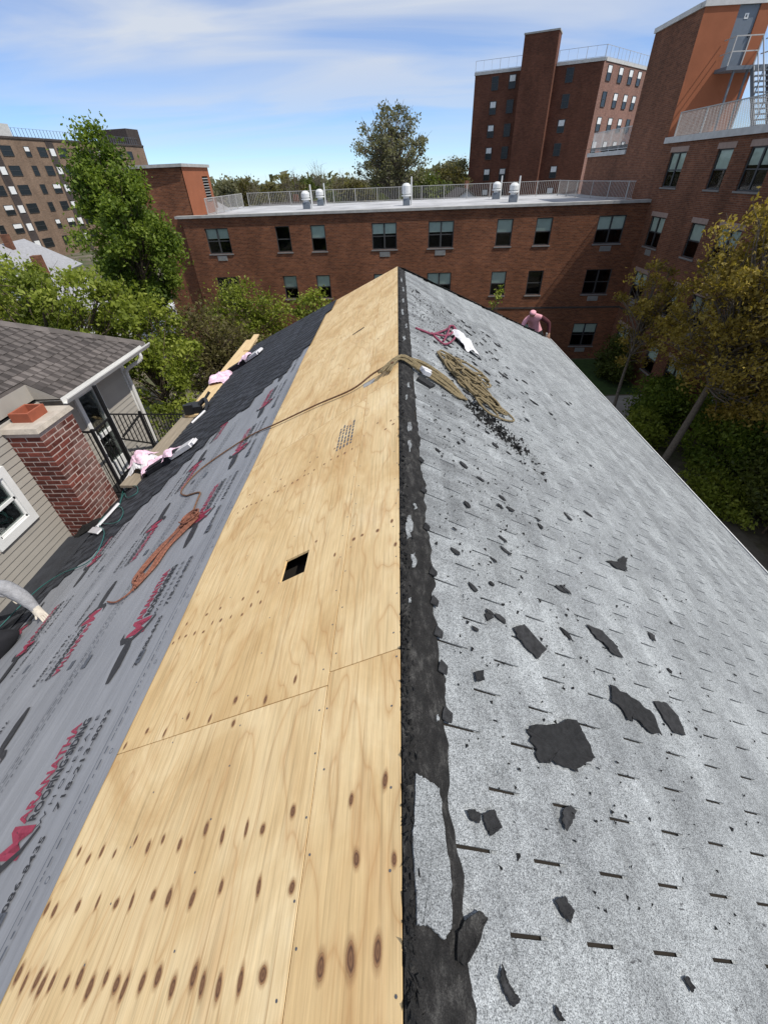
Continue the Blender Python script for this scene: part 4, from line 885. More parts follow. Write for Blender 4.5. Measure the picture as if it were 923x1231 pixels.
# worker in pink bending over the far hip
ox, oy, oz = 3.95, 13.15, 0.0
j = {'pelvis': ((4.02, 13.05, -2.42), 0.155), 'waist': ((3.92, 13.0, -2.20), 0.145), 'chest': ((3.84, 12.86, -2.06), (0.17, 0.15)), 'neck': ((3.76, 12.72, -1.96), 0.065), 'headb': ((3.74, 12.65, -1.93), 0.085), 'head': ((3.73, 12.58, -1.90), 0.10), 'crown': ((3.73, 12.56, -1.83), 0.085),
     'lsh': ((3.66, 12.86, -2.10), 0.075), 'lel': ((3.52, 12.68, -2.28), 0.055), 'lwr': ((3.50, 12.50, -2.44), 0.04), 'Lpalm': ((3.50, 12.43, -2.47), 0.038),
     'rsh': ((4.06, 12.84, -2.06), 0.08), 'rel': ((4.30, 12.78, -2.22), 0.06), 'rwr': ((4.32, 12.70, -2.48), 0.042), 'Rpalm': ((4.32, 12.66, -2.56), 0.038),
     'lhip': ((3.92, 13.1, -2.50), 0.125), 'lkn': ((3.78, 12.92, -2.78), 0.09), 'lank': ((3.86, 13.15, -3.10), 0.058), 'lto': ((3.82, 13.02, -3.16), 0.045),
     'rhip': ((4.14, 13.06, -2.50), 0.125), 'rkn': ((4.24, 12.92, -2.80), 0.09), 'rank': ((4.22, 13.15, -3.12), 0.058), 'rto': ((4.24, 13.02, -3.18), 0.045)}
bn = [('pelvis', 'waist'), ('waist', 'chest'), ('chest', 'neck'), ('neck', 'headb'), ('headb', 'head'), ('head', 'crown'), ('chest', 'rsh'), ('rsh', 'rel'), ('rel', 'rwr'), ('rwr', 'Rpalm'), ('chest', 'lsh'), ('lsh', 'lel'), ('lel', 'lwr'), ('lwr', 'Lpalm'), ('pelvis', 'rhip'), ('rhip', 'rkn'), ('rkn', 'rank'), ('rank', 'rto'), ('pelvis', 'lhip'), ('lhip', 'lkn'), ('lkn', 'lank'), ('lank', 'lto')]
sg = {b_: 0 for b_ in bn}
for b_ in bn[15:]: sg[b_] = 1
sg[('pelvis', 'waist')] = 0
for b_ in (('neck', 'headb'), ('headb', 'head')): sg[b_] = 2
sg[('head', 'crown')] = 0
for b_ in (('rsh', 'rel'), ('rel', 'rwr')): sg[b_] = 3
for b_ in (('rwr', 'Rpalm'), ('lwr', 'Lpalm')): sg[b_] = 2
fingers(j, bn, sg, j['rwr'][0], j['Rpalm'][0], Vector((0, -0.4, -0.8)).normalized(), Vector((1, 0, 0)), 2, 'R')
fingers(j, bn, sg, j['lwr'][0], j['Lpalm'][0], Vector((0, -0.8, -0.4)).normalized(), Vector((1, 0, 0)), 2, 'L')
tag(body('person', j, bn, sg, ['pink_cloth', 'dark_cloth', 'skin', 'maroon_cloth']), 'person in pink shirt and pink cap bending over the grey roof hip', 'person')
b = MB()       # ladder stage the bending person stands on
for x in (3.72, 4.36): b.bar((x, 13.25, GZ), (x, 12.95, -2.55), 0.05, 0.08)
for k in range(22): z = GZ+0.3+0.3*k; t_ = (z-GZ)/(-2.55-GZ); b.bar((3.72, 13.25-0.3*t_, z), (4.36, 13.25-0.3*t_, z), 0.035, 0.035)
b.box(3.62, 4.46, 12.95, 13.30, -3.26, -3.22)
tag(b.build('ladder', A['rail_metal']), 'metal ladder behind the far hip under the person in pink', 'ladder')
# ------------------------------------------------------------------ neighbour's house on the left
nb = thing('neighbor_house', 'beige sided house with brown hip roof, white gutter and black balcony rail', 'house', (-8.6, 3, GZ))
WX = -5.2; NY0, NY1 = -2.0, 7.70; EZ = -1.12
b = MB(); b.box(-12.0, WX-0.03, NY0, NY1-0.03, GZ, EZ); b.build('wall_core', A['interior_dark'], nb)
DOOR = (6.20, 6.74, -2.95, -1.34); WIN = (3.78, 4.46, -2.36, -1.56); WIN2 = (1.2, 1.9, -2.36, -1.4)
prof = MB()
z = EZ-0.02; LAP = 0.098
def lapboard(y0, y1, z0, z1):
    b = MB(); b.prism([(WX-0.03, y0, z0), (WX+0.016, y0, z0), (WX+0.004, y0, z1), (WX-0.03, y0, z1)], [(WX-0.03, y1, z0), (WX+0.016, y1, z0), (WX+0.004, y1, z1), (WX-0.03, y1, z1)])
    b.f = [f[::-1] for f in b.f]; return b.build('siding_board', A['siding_taupe'], nb)
while z > -5.0:
    z0 = z-LAP; segs = [(NY0, NY1-0.08)]
    for (a, c, d, e) in (DOOR, WIN, WIN2):
        if z0 < e and z > d:
            ns = []
            for s0, s1 in segs:
                if c <= s0 or a >= s1: ns.append((s0, s1)); continue
                if a > s0: ns.append((s0, a))
                if c < s1: ns.append((c, s1))
            segs = ns
    for s0, s1 in segs: lapboard(s0, s1, z0+0.001, z)
    z = z0
b = MB(); b.box(WX-0.03, WX+0.002, NY0, NY1-0.05, GZ, z); b.build('lower_wall', A['siding_taupe'], nb)
b = MB(); b.box(WX-0.05, WX+0.03, NY1-0.09, NY1+0.02, GZ, EZ-0.01); b.box(-12.0, WX-0.05, NY1-0.02, NY1+0.012, GZ, EZ-0.01); b.build('corner_board', A['gutter_white'], nb)
# soffit, roof, gutter
ex, ey = -4.85, 8.10; sl = 0.56; RX = -8.6; RZ = EZ+0.03+sl*(ex-RX)
YC = 5.56; XC = -5.24
b = MB(); b.box(-12.35, ex-0.005, YC, ey-0.005, EZ-0.005, EZ+0.022); b.box(-12.35, XC, NY0-0.4, YC, EZ-0.005, EZ+0.022); b.build('soffit', A['gutter_white'], nb)
b = MB(); z_ = EZ+0.026
zc = z_+sl*(ex-XC)
b.quad((ex, YC, z_), (ex, ey, z_), (RX, ey-(ex-RX), RZ), (RX, YC, RZ)) if YC < ey-(ex-RX) else b.add([(ex, YC, z_), (ex, ey, z_), (ex-(ey-YC), YC, z_+sl*(ey-YC))], [(0, 1, 2)]); b.quad((XC, NY0-3, zc), (XC, YC, zc), (ex-(ey-YC), YC, z_+sl*(ey-YC)), (RX, ey-(ex-RX), RZ), (RX, NY0-3, RZ)); b.quad((ex, ey, z_), (-12.35, ey, z_), (RX, ey-(ex-RX), RZ)); b.quad((-12.35, ey, z_), (-12.35, NY0-3, z_), (RX, NY0-3, RZ), (RX, ey-(ex-RX), RZ))
b.build('roof', A['brown_low'], nb)
b = MB(); b.quad((XC, NY0-3, EZ-0.01), (XC, YC+0.0, EZ-0.01), (XC, YC, zc), (XC, NY0-3, zc)); b.add([(XC, YC, EZ), (ex, YC, EZ), (ex, YC, z_), (XC, YC, zc)], [(0, 1, 2, 3)]); b.build('fascia', A['siding_taupe'], nb)
kk = math.hypot(1, sl); nn_ = Vector((sl/kk, 0, 1/kk))
def MN(x, y, h): return frame(Vector((0, -1, 0)), Vector((1/kk, 0, -sl/kk)), nn_, Vector((x, y, EZ+0.026+sl*(ex-x)))+nn_*h)
EXN = 0.125; dxn = EXN/kk; bv = [arch_mesh('shingle', 0.9, EXN, 'brown_low', 'brown_tab', 50+s, 0.006, 0.7) for s in range(5)]
x = ex; c_ = 0
while x > -8.0:
    x0 = x-dxn; hip = ey-(ex-x0); y = hip
    first = 0.3+((c_*0.31) % 0.6)
    ye = hip-first
    inst('shingle', arch_mesh('shingle', first, EXN, 'brown_low', 'brown_tab', 300+c_, 0.006, 0.7), MN(x0, hip, 0.004), nb)
    lim_ = YC+0.9 if x0+dxn > XC else 2.6
    while ye > lim_:
        inst('shingle', bv[(c_*2+int(ye*3)) % 5], MN(x0, ye, 0.004+0.0003*(c_ % 3)), nb); ye -= 0.9
    if x0+dxn > XC and ye-YC > 0.05: inst('shingle', arch_mesh('shingle', ye-YC, EXN, 'brown_low', 'brown_tab', 700+c_, 0.006, 0.7), MN(x0, ye, 0.004), nb)
    x = x0; c_ += 1
b = MB(); P0 = Vector((ex, ey, z_)); P1 = Vector((RX, ey-(ex-RX), RZ)); d = (P1-P0); L_ = d.length; d.normalize(); hn = (Vector((0, 0, 1))-d*d.z).normalized(); hy = hn.cross(d)
cb = MB(); cb.add([(0, -0.12, -0.03), (0.24, -0.12, -0.025), (0.24, 0, 0.035), (0, 0, 0.03), (0, 0.12, -0.03), (0.24, 0.12, -0.025)], [(0, 1, 2, 3), (3, 2, 5, 4)]); cme2 = cb.mesh('hip_cap', A['brown_tab'])
for k in range(int(L_/0.2)): inst('hip_cap', cme2, frame(d, hy, hn, P0+d*(0.2*k)), nb)
b = MB(); pr = [(0, 0), (0.01, -0.085), (0.075, -0.085), (0.11, -0.02), (0.11, 0.0), (0.10, 0.0), (0.07, -0.075), (0.016, -0.075), (0.010, 0.0)]
b.prism([(ex+p, YC, z_+0.005+q) for p, q in pr], [(ex+p, ey+0.02, z_+0.005+q) for p, q in pr]); b.f = [f[::-1] for f in b.f]
b.build('gutter', A['gutter_white'], nb)
b = MB(); b.tube(crom([(ex+0.05, ey-0.35, z_-0.08), (ex+0.03, ey-0.36, z_-0.2), (WX+0.07, NY1-0.03, z_-0.38), (WX+0.06, NY1-0.02, z_-0.7), (WX+0.06, NY1-0.02, -5.0)], 4), 0.035, 8); b.build('downspout', A['gutter_white'], nb)
# window and balcony door
def nb_window(a, c, d, e):
    b = MB()
    t_ = 0.085
    for y0, y1, z0, z1 in ((a-0.02, c+0.02, d-0.03, d+t_), (a-0.02, c+0.02, e-t_, e+0.03), (a-0.02, a+t_, d+t_, e-t_), (c-t_, c+0.02, d+t_, e-t_)): b.box(WX-0.03, WX+0.045, y0, y1, z0, z1)
    for y0, y1, z0, z1 in ((a+t_, c-t_, d+t_, d+t_+0.03), (a+t_, c-t_, (d+e)/2-0.02, (d+e)/2+0.02), (a+t_, a+t_+0.03, d+t_, e-t_), (c-t_-0.03, c-t_, d+t_, e-t_)): b.box(WX-0.02, WX+0.022, y0+0.0005, y1-0.0005, z0, z1)
    f = b.build('window', A['frame_white'], nb)
    b = MB(); b.box(WX-0.004, WX+0.004, a+0.08, c-0.08, d+0.08, e-0.08); b.build('pane', A['glass'], f)
nb_window(*WIN); nb_window(*WIN2)
a, c, d, e = DOOR; b = MB()
for y0, y1, z0, z1 in ((a-0.03, a+0.05, d, e), (c-0.05, c+0.04, d, e), (a+0.05, c-0.05, e-0.05, e+0.02)): b.box(WX-0.03, WX+0.05, y0, y1, z0, z1)
b.box(WX-0.02, WX+0.025, a+0.05, c-0.05, d, d+0.30); b.box(WX-0.02, WX+0.026, a+0.05, c-0.05, (d+e)/2-0.02, (d+e)/2+0.05)
dr = b.build('door', A['frame_white'], nb); b = MB(); b.box(WX-0.005, WX+0.005, a+0.04, c-0.04, d+0.25, e-0.04); b.build('pane', A['glass'], dr)
b = MB(); b.tube([(WX+0.06, c-0.09, -2.2), (WX+0.09, c-0.09, -2.2), (WX+0.09, c-0.14, -2.2)], 0.012, 6); b.build('handle', A['black_iron'], dr)
# landing and stair outside the door, black iron railing
bx0, bx1 = WX+0.02, -4.68
b = MB(); b.box(bx0, bx1, 5.60, 6.85, -3.06, -2.97); b.build('landing', A['black_iron'], nb)
for k in range(9):
    b = MB(); b.box(bx0, bx1, 6.87+k*0.24, 7.10+k*0.24, -3.16-k*0.185, -3.12-k*0.185); b.build('tread', A['black_iron'], nb)
def rail(a, c, name='rail', w_=0.026):
    b = MB(); b.bar(a, c, w_, w_); b.build(name, A['black_iron'], nb)
rail((bx1, 6.10, -1.60), (bx1, 8.9, -2.96)); rail((bx1, 6.10, -2.04), (bx1, 8.9, -3.98)); rail((bx1, 6.2, -2.06), (bx1, 6.86, -1.98))
rail((bx1, 5.62, -1.66), (bx1, 6.10, -1.66)); rail((bx1, 5.62, -2.80), (bx1, 6.10, -2.80)); rail((bx0, 5.62, -1.66), (bx1, 5.62, -1.66)); rail((bx0, 5.62, -2.80), (bx1, 5.62, -2.80))
rail((bx1, 6.10, -3.0), (bx1, 6.10, EZ), 'post', 0.045); rail((bx1, 5.62, -3.0), (bx1, 5.62, -1.62), 'post', 0.04); rail((bx1, 6.88, -3.1), (bx1, 6.88, -1.92), 'post', 0.04)
for y in np.arange(6.22, 8.8, 0.105): q = (y-6.10)/2.8; rail((bx1, y, -2.04-1.94*q), (bx1, y, -1.60-1.36*q), 'baluster', 0.013)
for y in np.arange(5.72, 6.06, 0.105): rail((bx1, y, -2.80), (bx1, y, -1.66), 'baluster', 0.013)
for x in np.arange(bx0+0.1, bx1-0.05, 0.105): rail((x, 5.62, -2.80), (x, 5.62, -1.66), 'baluster', 0.013)
# ------------------------------------------------------------------ brick chimney
ch = thing('brick_chimney', 'red brick chimney with clay flue against the beige sided wall', 'chimney', (-4.96, 5.13, -3.4))
X0, X1, Y0, Y1 = -5.19, -4.72, 4.78, 5.48; zb, zt = -3.42, -1.22
b = MB(); b.box(X0, X1-0.004, Y0+0.004, Y1-0.004, zb, zt); b.build('mortar_core', A['mortar'], ch)
def brick_me(l, w_, h):
    q = 0.003; b = MB(); xs = (0, l); 
    b.box(0, l, 0, w_, 0, h); me = b.mesh('brick', A['brick_chimney']); 
    import bmesh
    bm = bmesh.new(); bm.from_mesh(me); bmesh.ops.bevel(bm, geom=bm.edges[:], offset=q, segments=1, affect='EDGES'); bm.to_mesh(me); bm.free(); return me
cache = {}
def bm_(l):
    l = round(l, 3)
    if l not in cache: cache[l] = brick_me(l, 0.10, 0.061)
    return cache[l]
CH = 0.0765; row = 0; z = zb
while z+0.07 < zt:
    odd = row % 2
    # face toward +x (long side) : along y
    ys = Y0 if not odd else Y0+0.105; ye = Y1 if odd else Y1
    y = ys; first = True
    while y < Y1-0.02:
        l = 0.203; 
        if first and odd: l = 0.203
        if y+l > Y1: l = Y1-y
        if Y1-(y+l) < 0.04: l = Y1-y
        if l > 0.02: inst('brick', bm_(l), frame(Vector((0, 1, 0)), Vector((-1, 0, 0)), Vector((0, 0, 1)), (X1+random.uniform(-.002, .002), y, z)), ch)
        y += l+0.014; first = False
    xe = X1 if odd else X1-0.112; x = xe
    while x > X0+0.02:
        l = 0.203
        if x-l < X0+0.03: l = x-X0
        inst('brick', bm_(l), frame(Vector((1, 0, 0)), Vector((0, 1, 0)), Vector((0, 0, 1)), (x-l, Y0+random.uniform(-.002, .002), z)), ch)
        x -= l+0.014
    z += CH; row += 1
vs = [(X0-0.04, Y0-0.035, zt-0.005), (X1+0.035, Y0-0.035, zt-0.005), (X1+0.035, Y1+0.035, zt-0.005), (X0-0.04, Y1+0.035, zt-0.005)]
b = MB(); b.prism(vs, [(p[0]*0+(p[0]+4.96)*0.93-4.96, (p[1]-5.13)*0.93+5.13, zt+0.055) for p in vs]); b.build('cap', A['concrete'], ch)
b = MB(); fx0, fx1, fy0, fy1 = -5.15, -4.88, 4.96, 5.28; z0, z1 = zt+0.04, zt+0.18
for q in ((fx0, fx1, fy0, fy0+0.03), (fx0, fx1, fy1-0.03, fy1), (fx0, fx0+0.03, fy0+0.03, fy1-0.03), (fx1-0.03, fx1, fy0+0.03, fy1-0.03)): b.box(*q, z0, z1)
fl = b.build('flue', A['clay_flue'], ch)
crumple('tar_patch', ch, Matrix.Translation((-4.78, 4.72, -2.88)) @ Matrix.Rotation(-0.54, 4, 'Y'), 0.30, 0.10, 0.12, 'tar', 5, 10)
crumple('tar_patch', ch, Matrix.Translation((-4.62, 5.1, -2.80)) @ Matrix.Rotation(-0.54, 4, 'Y'), 0.10, 0.42, 0.05, 'tar', 9, 10)
# ------------------------------------------------------------------ apartment buildings
WME = {}
def win_meshes(w_, h_, dbl, mat='frame_bronze'):
    key = (round(w_, 2), round(h_, 2), dbl, mat)
    if key in WME: return WME[key]
    fr = MB(); t_ = 0.055; y0, y1 = 0.06, 0.13
    for a, c, d, e in ((0, w_, 0, t_), (0, w_, h_-t_, h_), (0, t_, t_, h_-t_), (w_-t_, w_, t_, h_-t_)): fr.box(a, c, y0, y1, d, e)
    if dbl: fr.box(w_/2-0.045, w_/2+0.045, y0+0.002, y1-0.002, t_, h_-t_)
    parts = [(t_, w_/2-0.045), (w_/2+0.045, w_-t_)] if dbl else [(t_, w_-t_)]
    for a, c in parts: fr.box(a, c, y0+0.01, y1-0.01, h_/2-0.025, h_/2+0.025)
    pn = MB(); pn.quad((t_*0.8, 0.095, t_*0.8), (w_-t_*0.8, 0.095, t_*0.8), (w_-t_*0.8, 0.095, h_-t_*0.8), (t_*0.8, 0.095, h_-t_*0.8))
    bl = []
    for f in (0.40, 0.50, 0.55, 0.92):
        q = MB()
        for a, c in parts: q.box(a-0.01, c+0.01, 0.13, 0.136, h_-t_-f*(h_-2*t_), h_-t_*0.9)
        bl.append(q.mesh('blind', A['blind']))
    si = MB(); si.box(-0.06, w_+0.06, -0.05, 0.10, -0.07, -0.002)
    WME[key] = (fr.mesh('window', A[mat]), pn.mesh('pane', A['glass']), bl, si.mesh('sill', A['sill_grey'])); return WME[key]
acb = MB(); acb.box(-0.33, 0.33, -0.012, 0.05, -0.40, -0.12)
for k in range(5): acb.box(-0.30, 0.30, -0.03, -0.012, -0.385+k*0.052, -0.360+k*0.052)
ac_me = acb.mesh('ac_grille', A['ac_metal'])
WR = random.Random(12)
def window(bld, M, u, z, w_, h_, dbl, ac=False, blind=None, lintel=None):
    fr, pn, bl, si = win_meshes(w_, h_, dbl); T = M @ Matrix.Translation((u-w_/2, 0, z-h_/2))
    o = inst('window', fr, T, bld); inst('pane', pn, T, o); inst('sill', si, T, o)
    k = blind if blind is not None else WR.choice((0, 1, 1, 2, 2, 1, -1))
    if k >= 0: inst('blind', bl[k], T, o)
    if ac: inst('ac_grille', ac_me, M @ Matrix.Translation((u, 0, z-h_/2)), o)
def ops_of(wins): return [(u-w_/2, u+w_/2, z-h_/2, z+h_/2) for u, z, w_, h_, *_ in wins]
def railing(bld, pts, z, hgt, sp=0.14, post=1.8, r=0.009, mat='rail_metal', name='railing'):
    b = MB()
    for p, q in zip(pts, pts[1:]):
        P, Q = Vector((*p, z)), Vector((*q, z)); L = (Q-P).length; d = (Q-P)/L
        for hh in (hgt, 0.12): b.bar(P+Vector((0, 0, hh)), Q+Vector((0, 0, hh)), 0.035, 0.035)
        k = 0.0
        while k < L: c = P+d*k; b.bar(c+Vector((0, 0, 0.12)), c+Vector((0, 0, hgt)), r*2, r*2); k += sp
    o = b.build(name, A[mat], bld)
    for p, q in zip(pts, pts[1:]):
        P, Q = Vector((*p, z)), Vector((*q, z)); L = (Q-P).length; d = (Q-P)/L; k = 0.0
        while k <= L:
            pb = MB(); c = P+d*k; pb.bar(c-Vector((0, 0, 0.1)), c+Vector((0, 0, hgt+0.03)), 0.05, 0.05); pb.build('railing_post', A[mat], o); k += post
    return o
ROOF = -0.55
# --- long three-storey block behind the roof
PL, PR = Vector((-13.9, 32.45, 0)), Vector((14.6, 30.4, 0)); dA = (PR-PL).normalized(); LA = (PR-PL).length; MA = facM(PL, dA)
def uA(t_):   # where the ray x = t*y meets the facade
    return (t_*PL.y-PL.x)/(dA.x-t_*dA.y)
blkA = thing('apartment_block', 'three-storey red brick apartment block with white flat roof and railing, across the yard', 'apartment building', (0, 36, GZ))
wins = []
R1, R2, R3 = -1.82, -4.62, -7.88
for t_, dbl in ((-.3638, 1), (-.2303, 0), (-.1592, 0), (-.0265, 1), (.0865, 1), (.2115, 0), (.288, 0), (.4177, 1)):
    for z in (R1, R2, R3):
        wins.append((uA(t_), z, 1.57 if dbl else 0.95, 1.42 if z != R3 else 1.5, bool(dbl)))
b = MB(); b.wall(MA, LA, GZ, ROOF-0.28, ops_of(wins), 0.20); b.build('wall', A['brick_red'], blkA, uv=True)
bmap = {(0, 0): 0, (0, 1): -1, (1, 0): -1, (1, 1): 2, (2, 0): 1, (3, 0): 0, (4, 0): 0, (5, 0): 1, (6, 0): 1, (7, 0): 1, (5, 1): 1, (6, 1): -1, (7, 1): -1, (7, 2): 0, (2, 1): 1, (4, 1): 1}
for i, (u, z, w_, h_, dbl) in enumerate(wins):
    window(blkA, MA, u, z, w_, h_, dbl, ac=dbl, blind=bmap.get((i//3, i % 3), 1))
b = MB(); b.box(-0.25, LA+0.0, -0.02, 0.32, ROOF-0.28, ROOF-0.0, MA); b.build('soldier_course', A['brick_red'], blkA, uv=True)
b = MB(); b.box(-0.35, LA, -0.13, 0.40, ROOF+0.002, ROOF+0.14, MA); b.build('coping', A['coping_grey'], blkA)
b = MB(); b.box(0, LA, -0.03, 0.05, -6.16, -6.06, MA); b.build('string_course', A['brick_dark_strip'], blkA, uv=True)
b = MB(); b.quad((-13.9, 32.75, ROOF+0.01), (14.6, 30.75, ROOF+0.01), (14.6, 43.4, ROOF+0.01), (-14.5, 44.5, ROOF+0.01)); b.build('roof', A['flat_roof'], blkA)
b = MB(); b.box(-13.4, 14.3, 33.3, 43.3, GZ, ROOF-0.3); b.build('interior', A['interior_dark'], blkA)
b = MB(); b.quad((-14.5, 44.5, GZ), (14.6, 43.4, GZ), (14.6, 43.4, ROOF), (-14.5, 44.5, ROOF)); b.quad((-13.9, 32.45, GZ), (-13.9, 32.45, ROOF-0.28), (-14.5, 44.5, ROOF-0.28), (-14.5, 44.5, GZ)); b.build('rear_wall', A['brick_red'], blkA, uv=True)
railing(blkA, [(-12.4, 43.2), (2.0, 42.6), (12.6, 41.6), (12.8, 38.0), (14.3, 32.2)], ROOF, 0.95)
railing(blkA, [(-12.6, 33.9), (-12.8, 43.0)], ROOF, 0.95)
# stair penthouse on the left end
b = MB(); Mp = facM((-16.4, 33.05), (1, -0.045))
b.wall(Mp, 3.15, GZ, 2.0); b.quad((-13.22, 32.9, ROOF), (-13.22, 37.4, ROOF), (-13.22, 37.4, -0.2), (-13.22, 32.9, -0.2)); b.build('stair_wall', A['brick_red'], blkA, uv=True)
b = MB(); b.wall(facM((-13.2, 32.9), (0, 1)), 4.6, ROOF+0.05, 2.02, [(3.1, 4.2, 0.15, 1.55)], 0.06); b.build('penthouse_side', A['orange_stucco'], blkA)
b = MB(); b.box(3.1, 4.2, 0.05, 0.09, 0.15, 1.55, facM((-13.2, 32.9), (0, 1)))
pd_ = b.build('louvre', A['coping_grey'], blkA)
for k in range(9):
    b = MB(); b.box(3.14, 4.16, 0.0, 0.05, 0.2+k*0.15, 0.26+k*0.15, facM((-13.2, 32.9), (0, 1))); b.build('slat', A['ac_metal'], pd_)
b = MB(); b.box(-16.6, -13.08, 32.72, 37.6, 2.02, 2.18); b.build('penthouse_coping', A['coping_grey'], blkA)
b = MB(); b.box(-16.4, -13.25, 33.3, 37.4, GZ, 2.0); b.build('penthouse_core', A['brick_tower'], blkA, uv=True)
# roof ventilators
def vent(x, y, h, lab, tall=False):
    t = thing('roof_vent', lab, 'roof vent', (x, y, ROOF)); T = Matrix.Translation((x, y, ROOF))
    b = MB(); b.box(-0.24, 0.24, -0.24, 0.24, 0.0, 0.40, T); b.build('curb', A['steel_grey'], t)
    b = MB(); b.lathe([(0.20, 0.40), (0.20, 0.52), (0.33, 0.54), (0.33, 0.60), (0.22, 0.64), (0.30, 0.68), (0.30, h-0.14), (0.26, h-0.08), (0.16, h), (0.03, h+0.02)], T, 14); b.build('cowl', A['vent_metal'], t, smooth=False)
    b = MB(); b.tube([(x+0.36, y+0.2, ROOF), (x+0.36, y+0.2, ROOF+h+0.35)], 0.05, 8); b.build('pipe', A['vent_metal'], t)
vent(-6.55, 37.4, 1.05, 'white mushroom roof vent nearer the front coping, of the pair toward the orange penthouse')
vent(-6.05, 41.0, 1.05, 'white mushroom roof vent nearer the back railing, of the pair toward the orange penthouse')
vent(0.65, 36.6, 1.25, 'tall white roof vent standing alone midway along the flat roof')
vent(7.5, 40.0, 1.05, 'white roof vent below the dark slab tower, of two the one nearer the railing')
vent(7.8, 35.4, 1.05, 'white roof vent below the dark slab tower, of two the one nearer the coping')
for y in (36.5, 39.3): pass
# --- right wing with stair tower
wing = thing('apartment_wing', 'dark brick apartment wing with orange stair tower and fenced roof, beside the yellow tree', 'apartment building', (20, 25, GZ))
MBm = facM((14.6, 42.3), (0, -1)); WT = 2.25
uB = lambda y: 42.3-y
wins = []
for y, w_, dbl in ((28.9, 1.57, True), (24.9, 1.15, False), (22.4, 1.57, True), (18.6, 1.57, True), (15.6, 1.15, False), (13.0, 1.57, True)):
    for z in (0.88, -1.87, -4.62, -7.7): wins.append((uB(y), z, w_, 1.45, dbl))
b = MB(); b.wall(MBm, uB(6.0), GZ, WT-0.25, ops_of(wins), 0.20, uB(30.6)); b.build('wall', A['brick_wing'], wing, uv=True)
for i, (u, z, w_, h_, dbl) in enumerate(wins):
    window(wing, MBm, u, z, w_, h_, dbl, ac=dbl and i % 4 > 0)
    b = MB(); b.box(u-w_/2-0.1, u+w_/2+0.1, -0.012, 0.06, z+h_/2+0.003, z+h_/2+0.22, MBm); b.build('lintel', A['lintel_stone'], wing)
b = MB(); b.wall(MBm, uB(35.5), GZ, 1.70); b.build('rear_wall', A['brick_wing'], wing, uv=True)
b = MB(); b.box(0, uB(35.5), -0.08, 0.3, 1.70, 1.93, MBm); b.box(uB(30.62), uB(6), -0.10, 0.34, WT-0.25, WT, MBm); b.build('coping', A['coping_white'], wing)
b = MB(); b.box(uB(30.6), uB(6), -0.03, 0.05, -6.16, -6.06, MBm); b.build('string_course', A['brick_dark_strip'], wing, uv=True)
TT = 7.05
b = MB(); b.wall(MBm, uB(30.6), GZ, TT-0.2, (), 0.1, uB(35.5)); b.quad((14.6, 35.5, 1.6), (14.6, 35.5, TT-0.2), (17.8, 35.5, TT-0.2), (17.8, 35.5, 1.6)); b.build('tower_side', A['brick_wing'], wing, uv=True)
Mt = facM((14.6, 30.6), (1, 0)); DR = (1.60, 2.55, 4.78, 6.97)
b = MB(); b.wall(Mt, 3.2, WT-0.3, TT-0.2, [(DR[0], DR[1], DR[2], TT-0.2)], 0.10); b.build('tower_front', A['orange_stucco'], wing)
b = MB(); b.box(DR[0], DR[1], 0.06, 0.11, DR[2], TT-0.2, Mt); dd = b.build('door', A['door_steel'], wing)
b = MB(); b.box(DR[0]+0.38, DR[0]+0.56, 0.045, 0.058, DR[2]+1.62, DR[2]+1.80, Mt); b.build('notice_plate', A['frame_white'], dd)
v_, f_ = text_geo('A', 0.17, bold=0.004); b = MB(); b.add([Mt @ Vector((DR[0]+0.405+p.x, 0.042, DR[2]+1.65+p.y)) for p in v_], f_); b.build('door_letter', A['print_black'], dd)
b = MB(); b.box(DR[1]-0.12, DR[1]-0.08, 0.0, 0.05, DR[2]+1.0, DR[2]+1.14, Mt); b.build('handle', A['black_iron'], dd)
b = MB(); b.box(-0.06, 3.26, -0.06, 0.3, TT-0.2, TT, Mt); b.box(14.52, 14.9, 30.9, 35.56, TT-0.2, TT); b.build('tower_coping', A['coping_white'], wing)
b = MB(); b.quad((17.8, 30.6, WT-0.3), (17.8, 35.5, WT-0.3), (17.8, 35.5, TT-0.2), (17.8, 30.6, TT-0.2)); b.quad((14.6, 30.7, TT-0.1), (17.8, 30.7, TT-0.1), (17.8, 35.5, TT-0.1), (14.6, 35.5, TT-0.1)); b.build('tower_back', A['brick_wing'], wing, uv=True)
b = MB(); b.quad((14.7, 6, WT-0.05), (40, 6, WT-0.05), (40, 44, WT-0.05), (14.7, 44, WT-0.05)); b.build('roof', A['flat_roof'], wing)
b = MB(); b.box(15.4, 39, 6.2, 42, GZ, WT-0.1); b.build('interior', A['interior_dark'], wing)
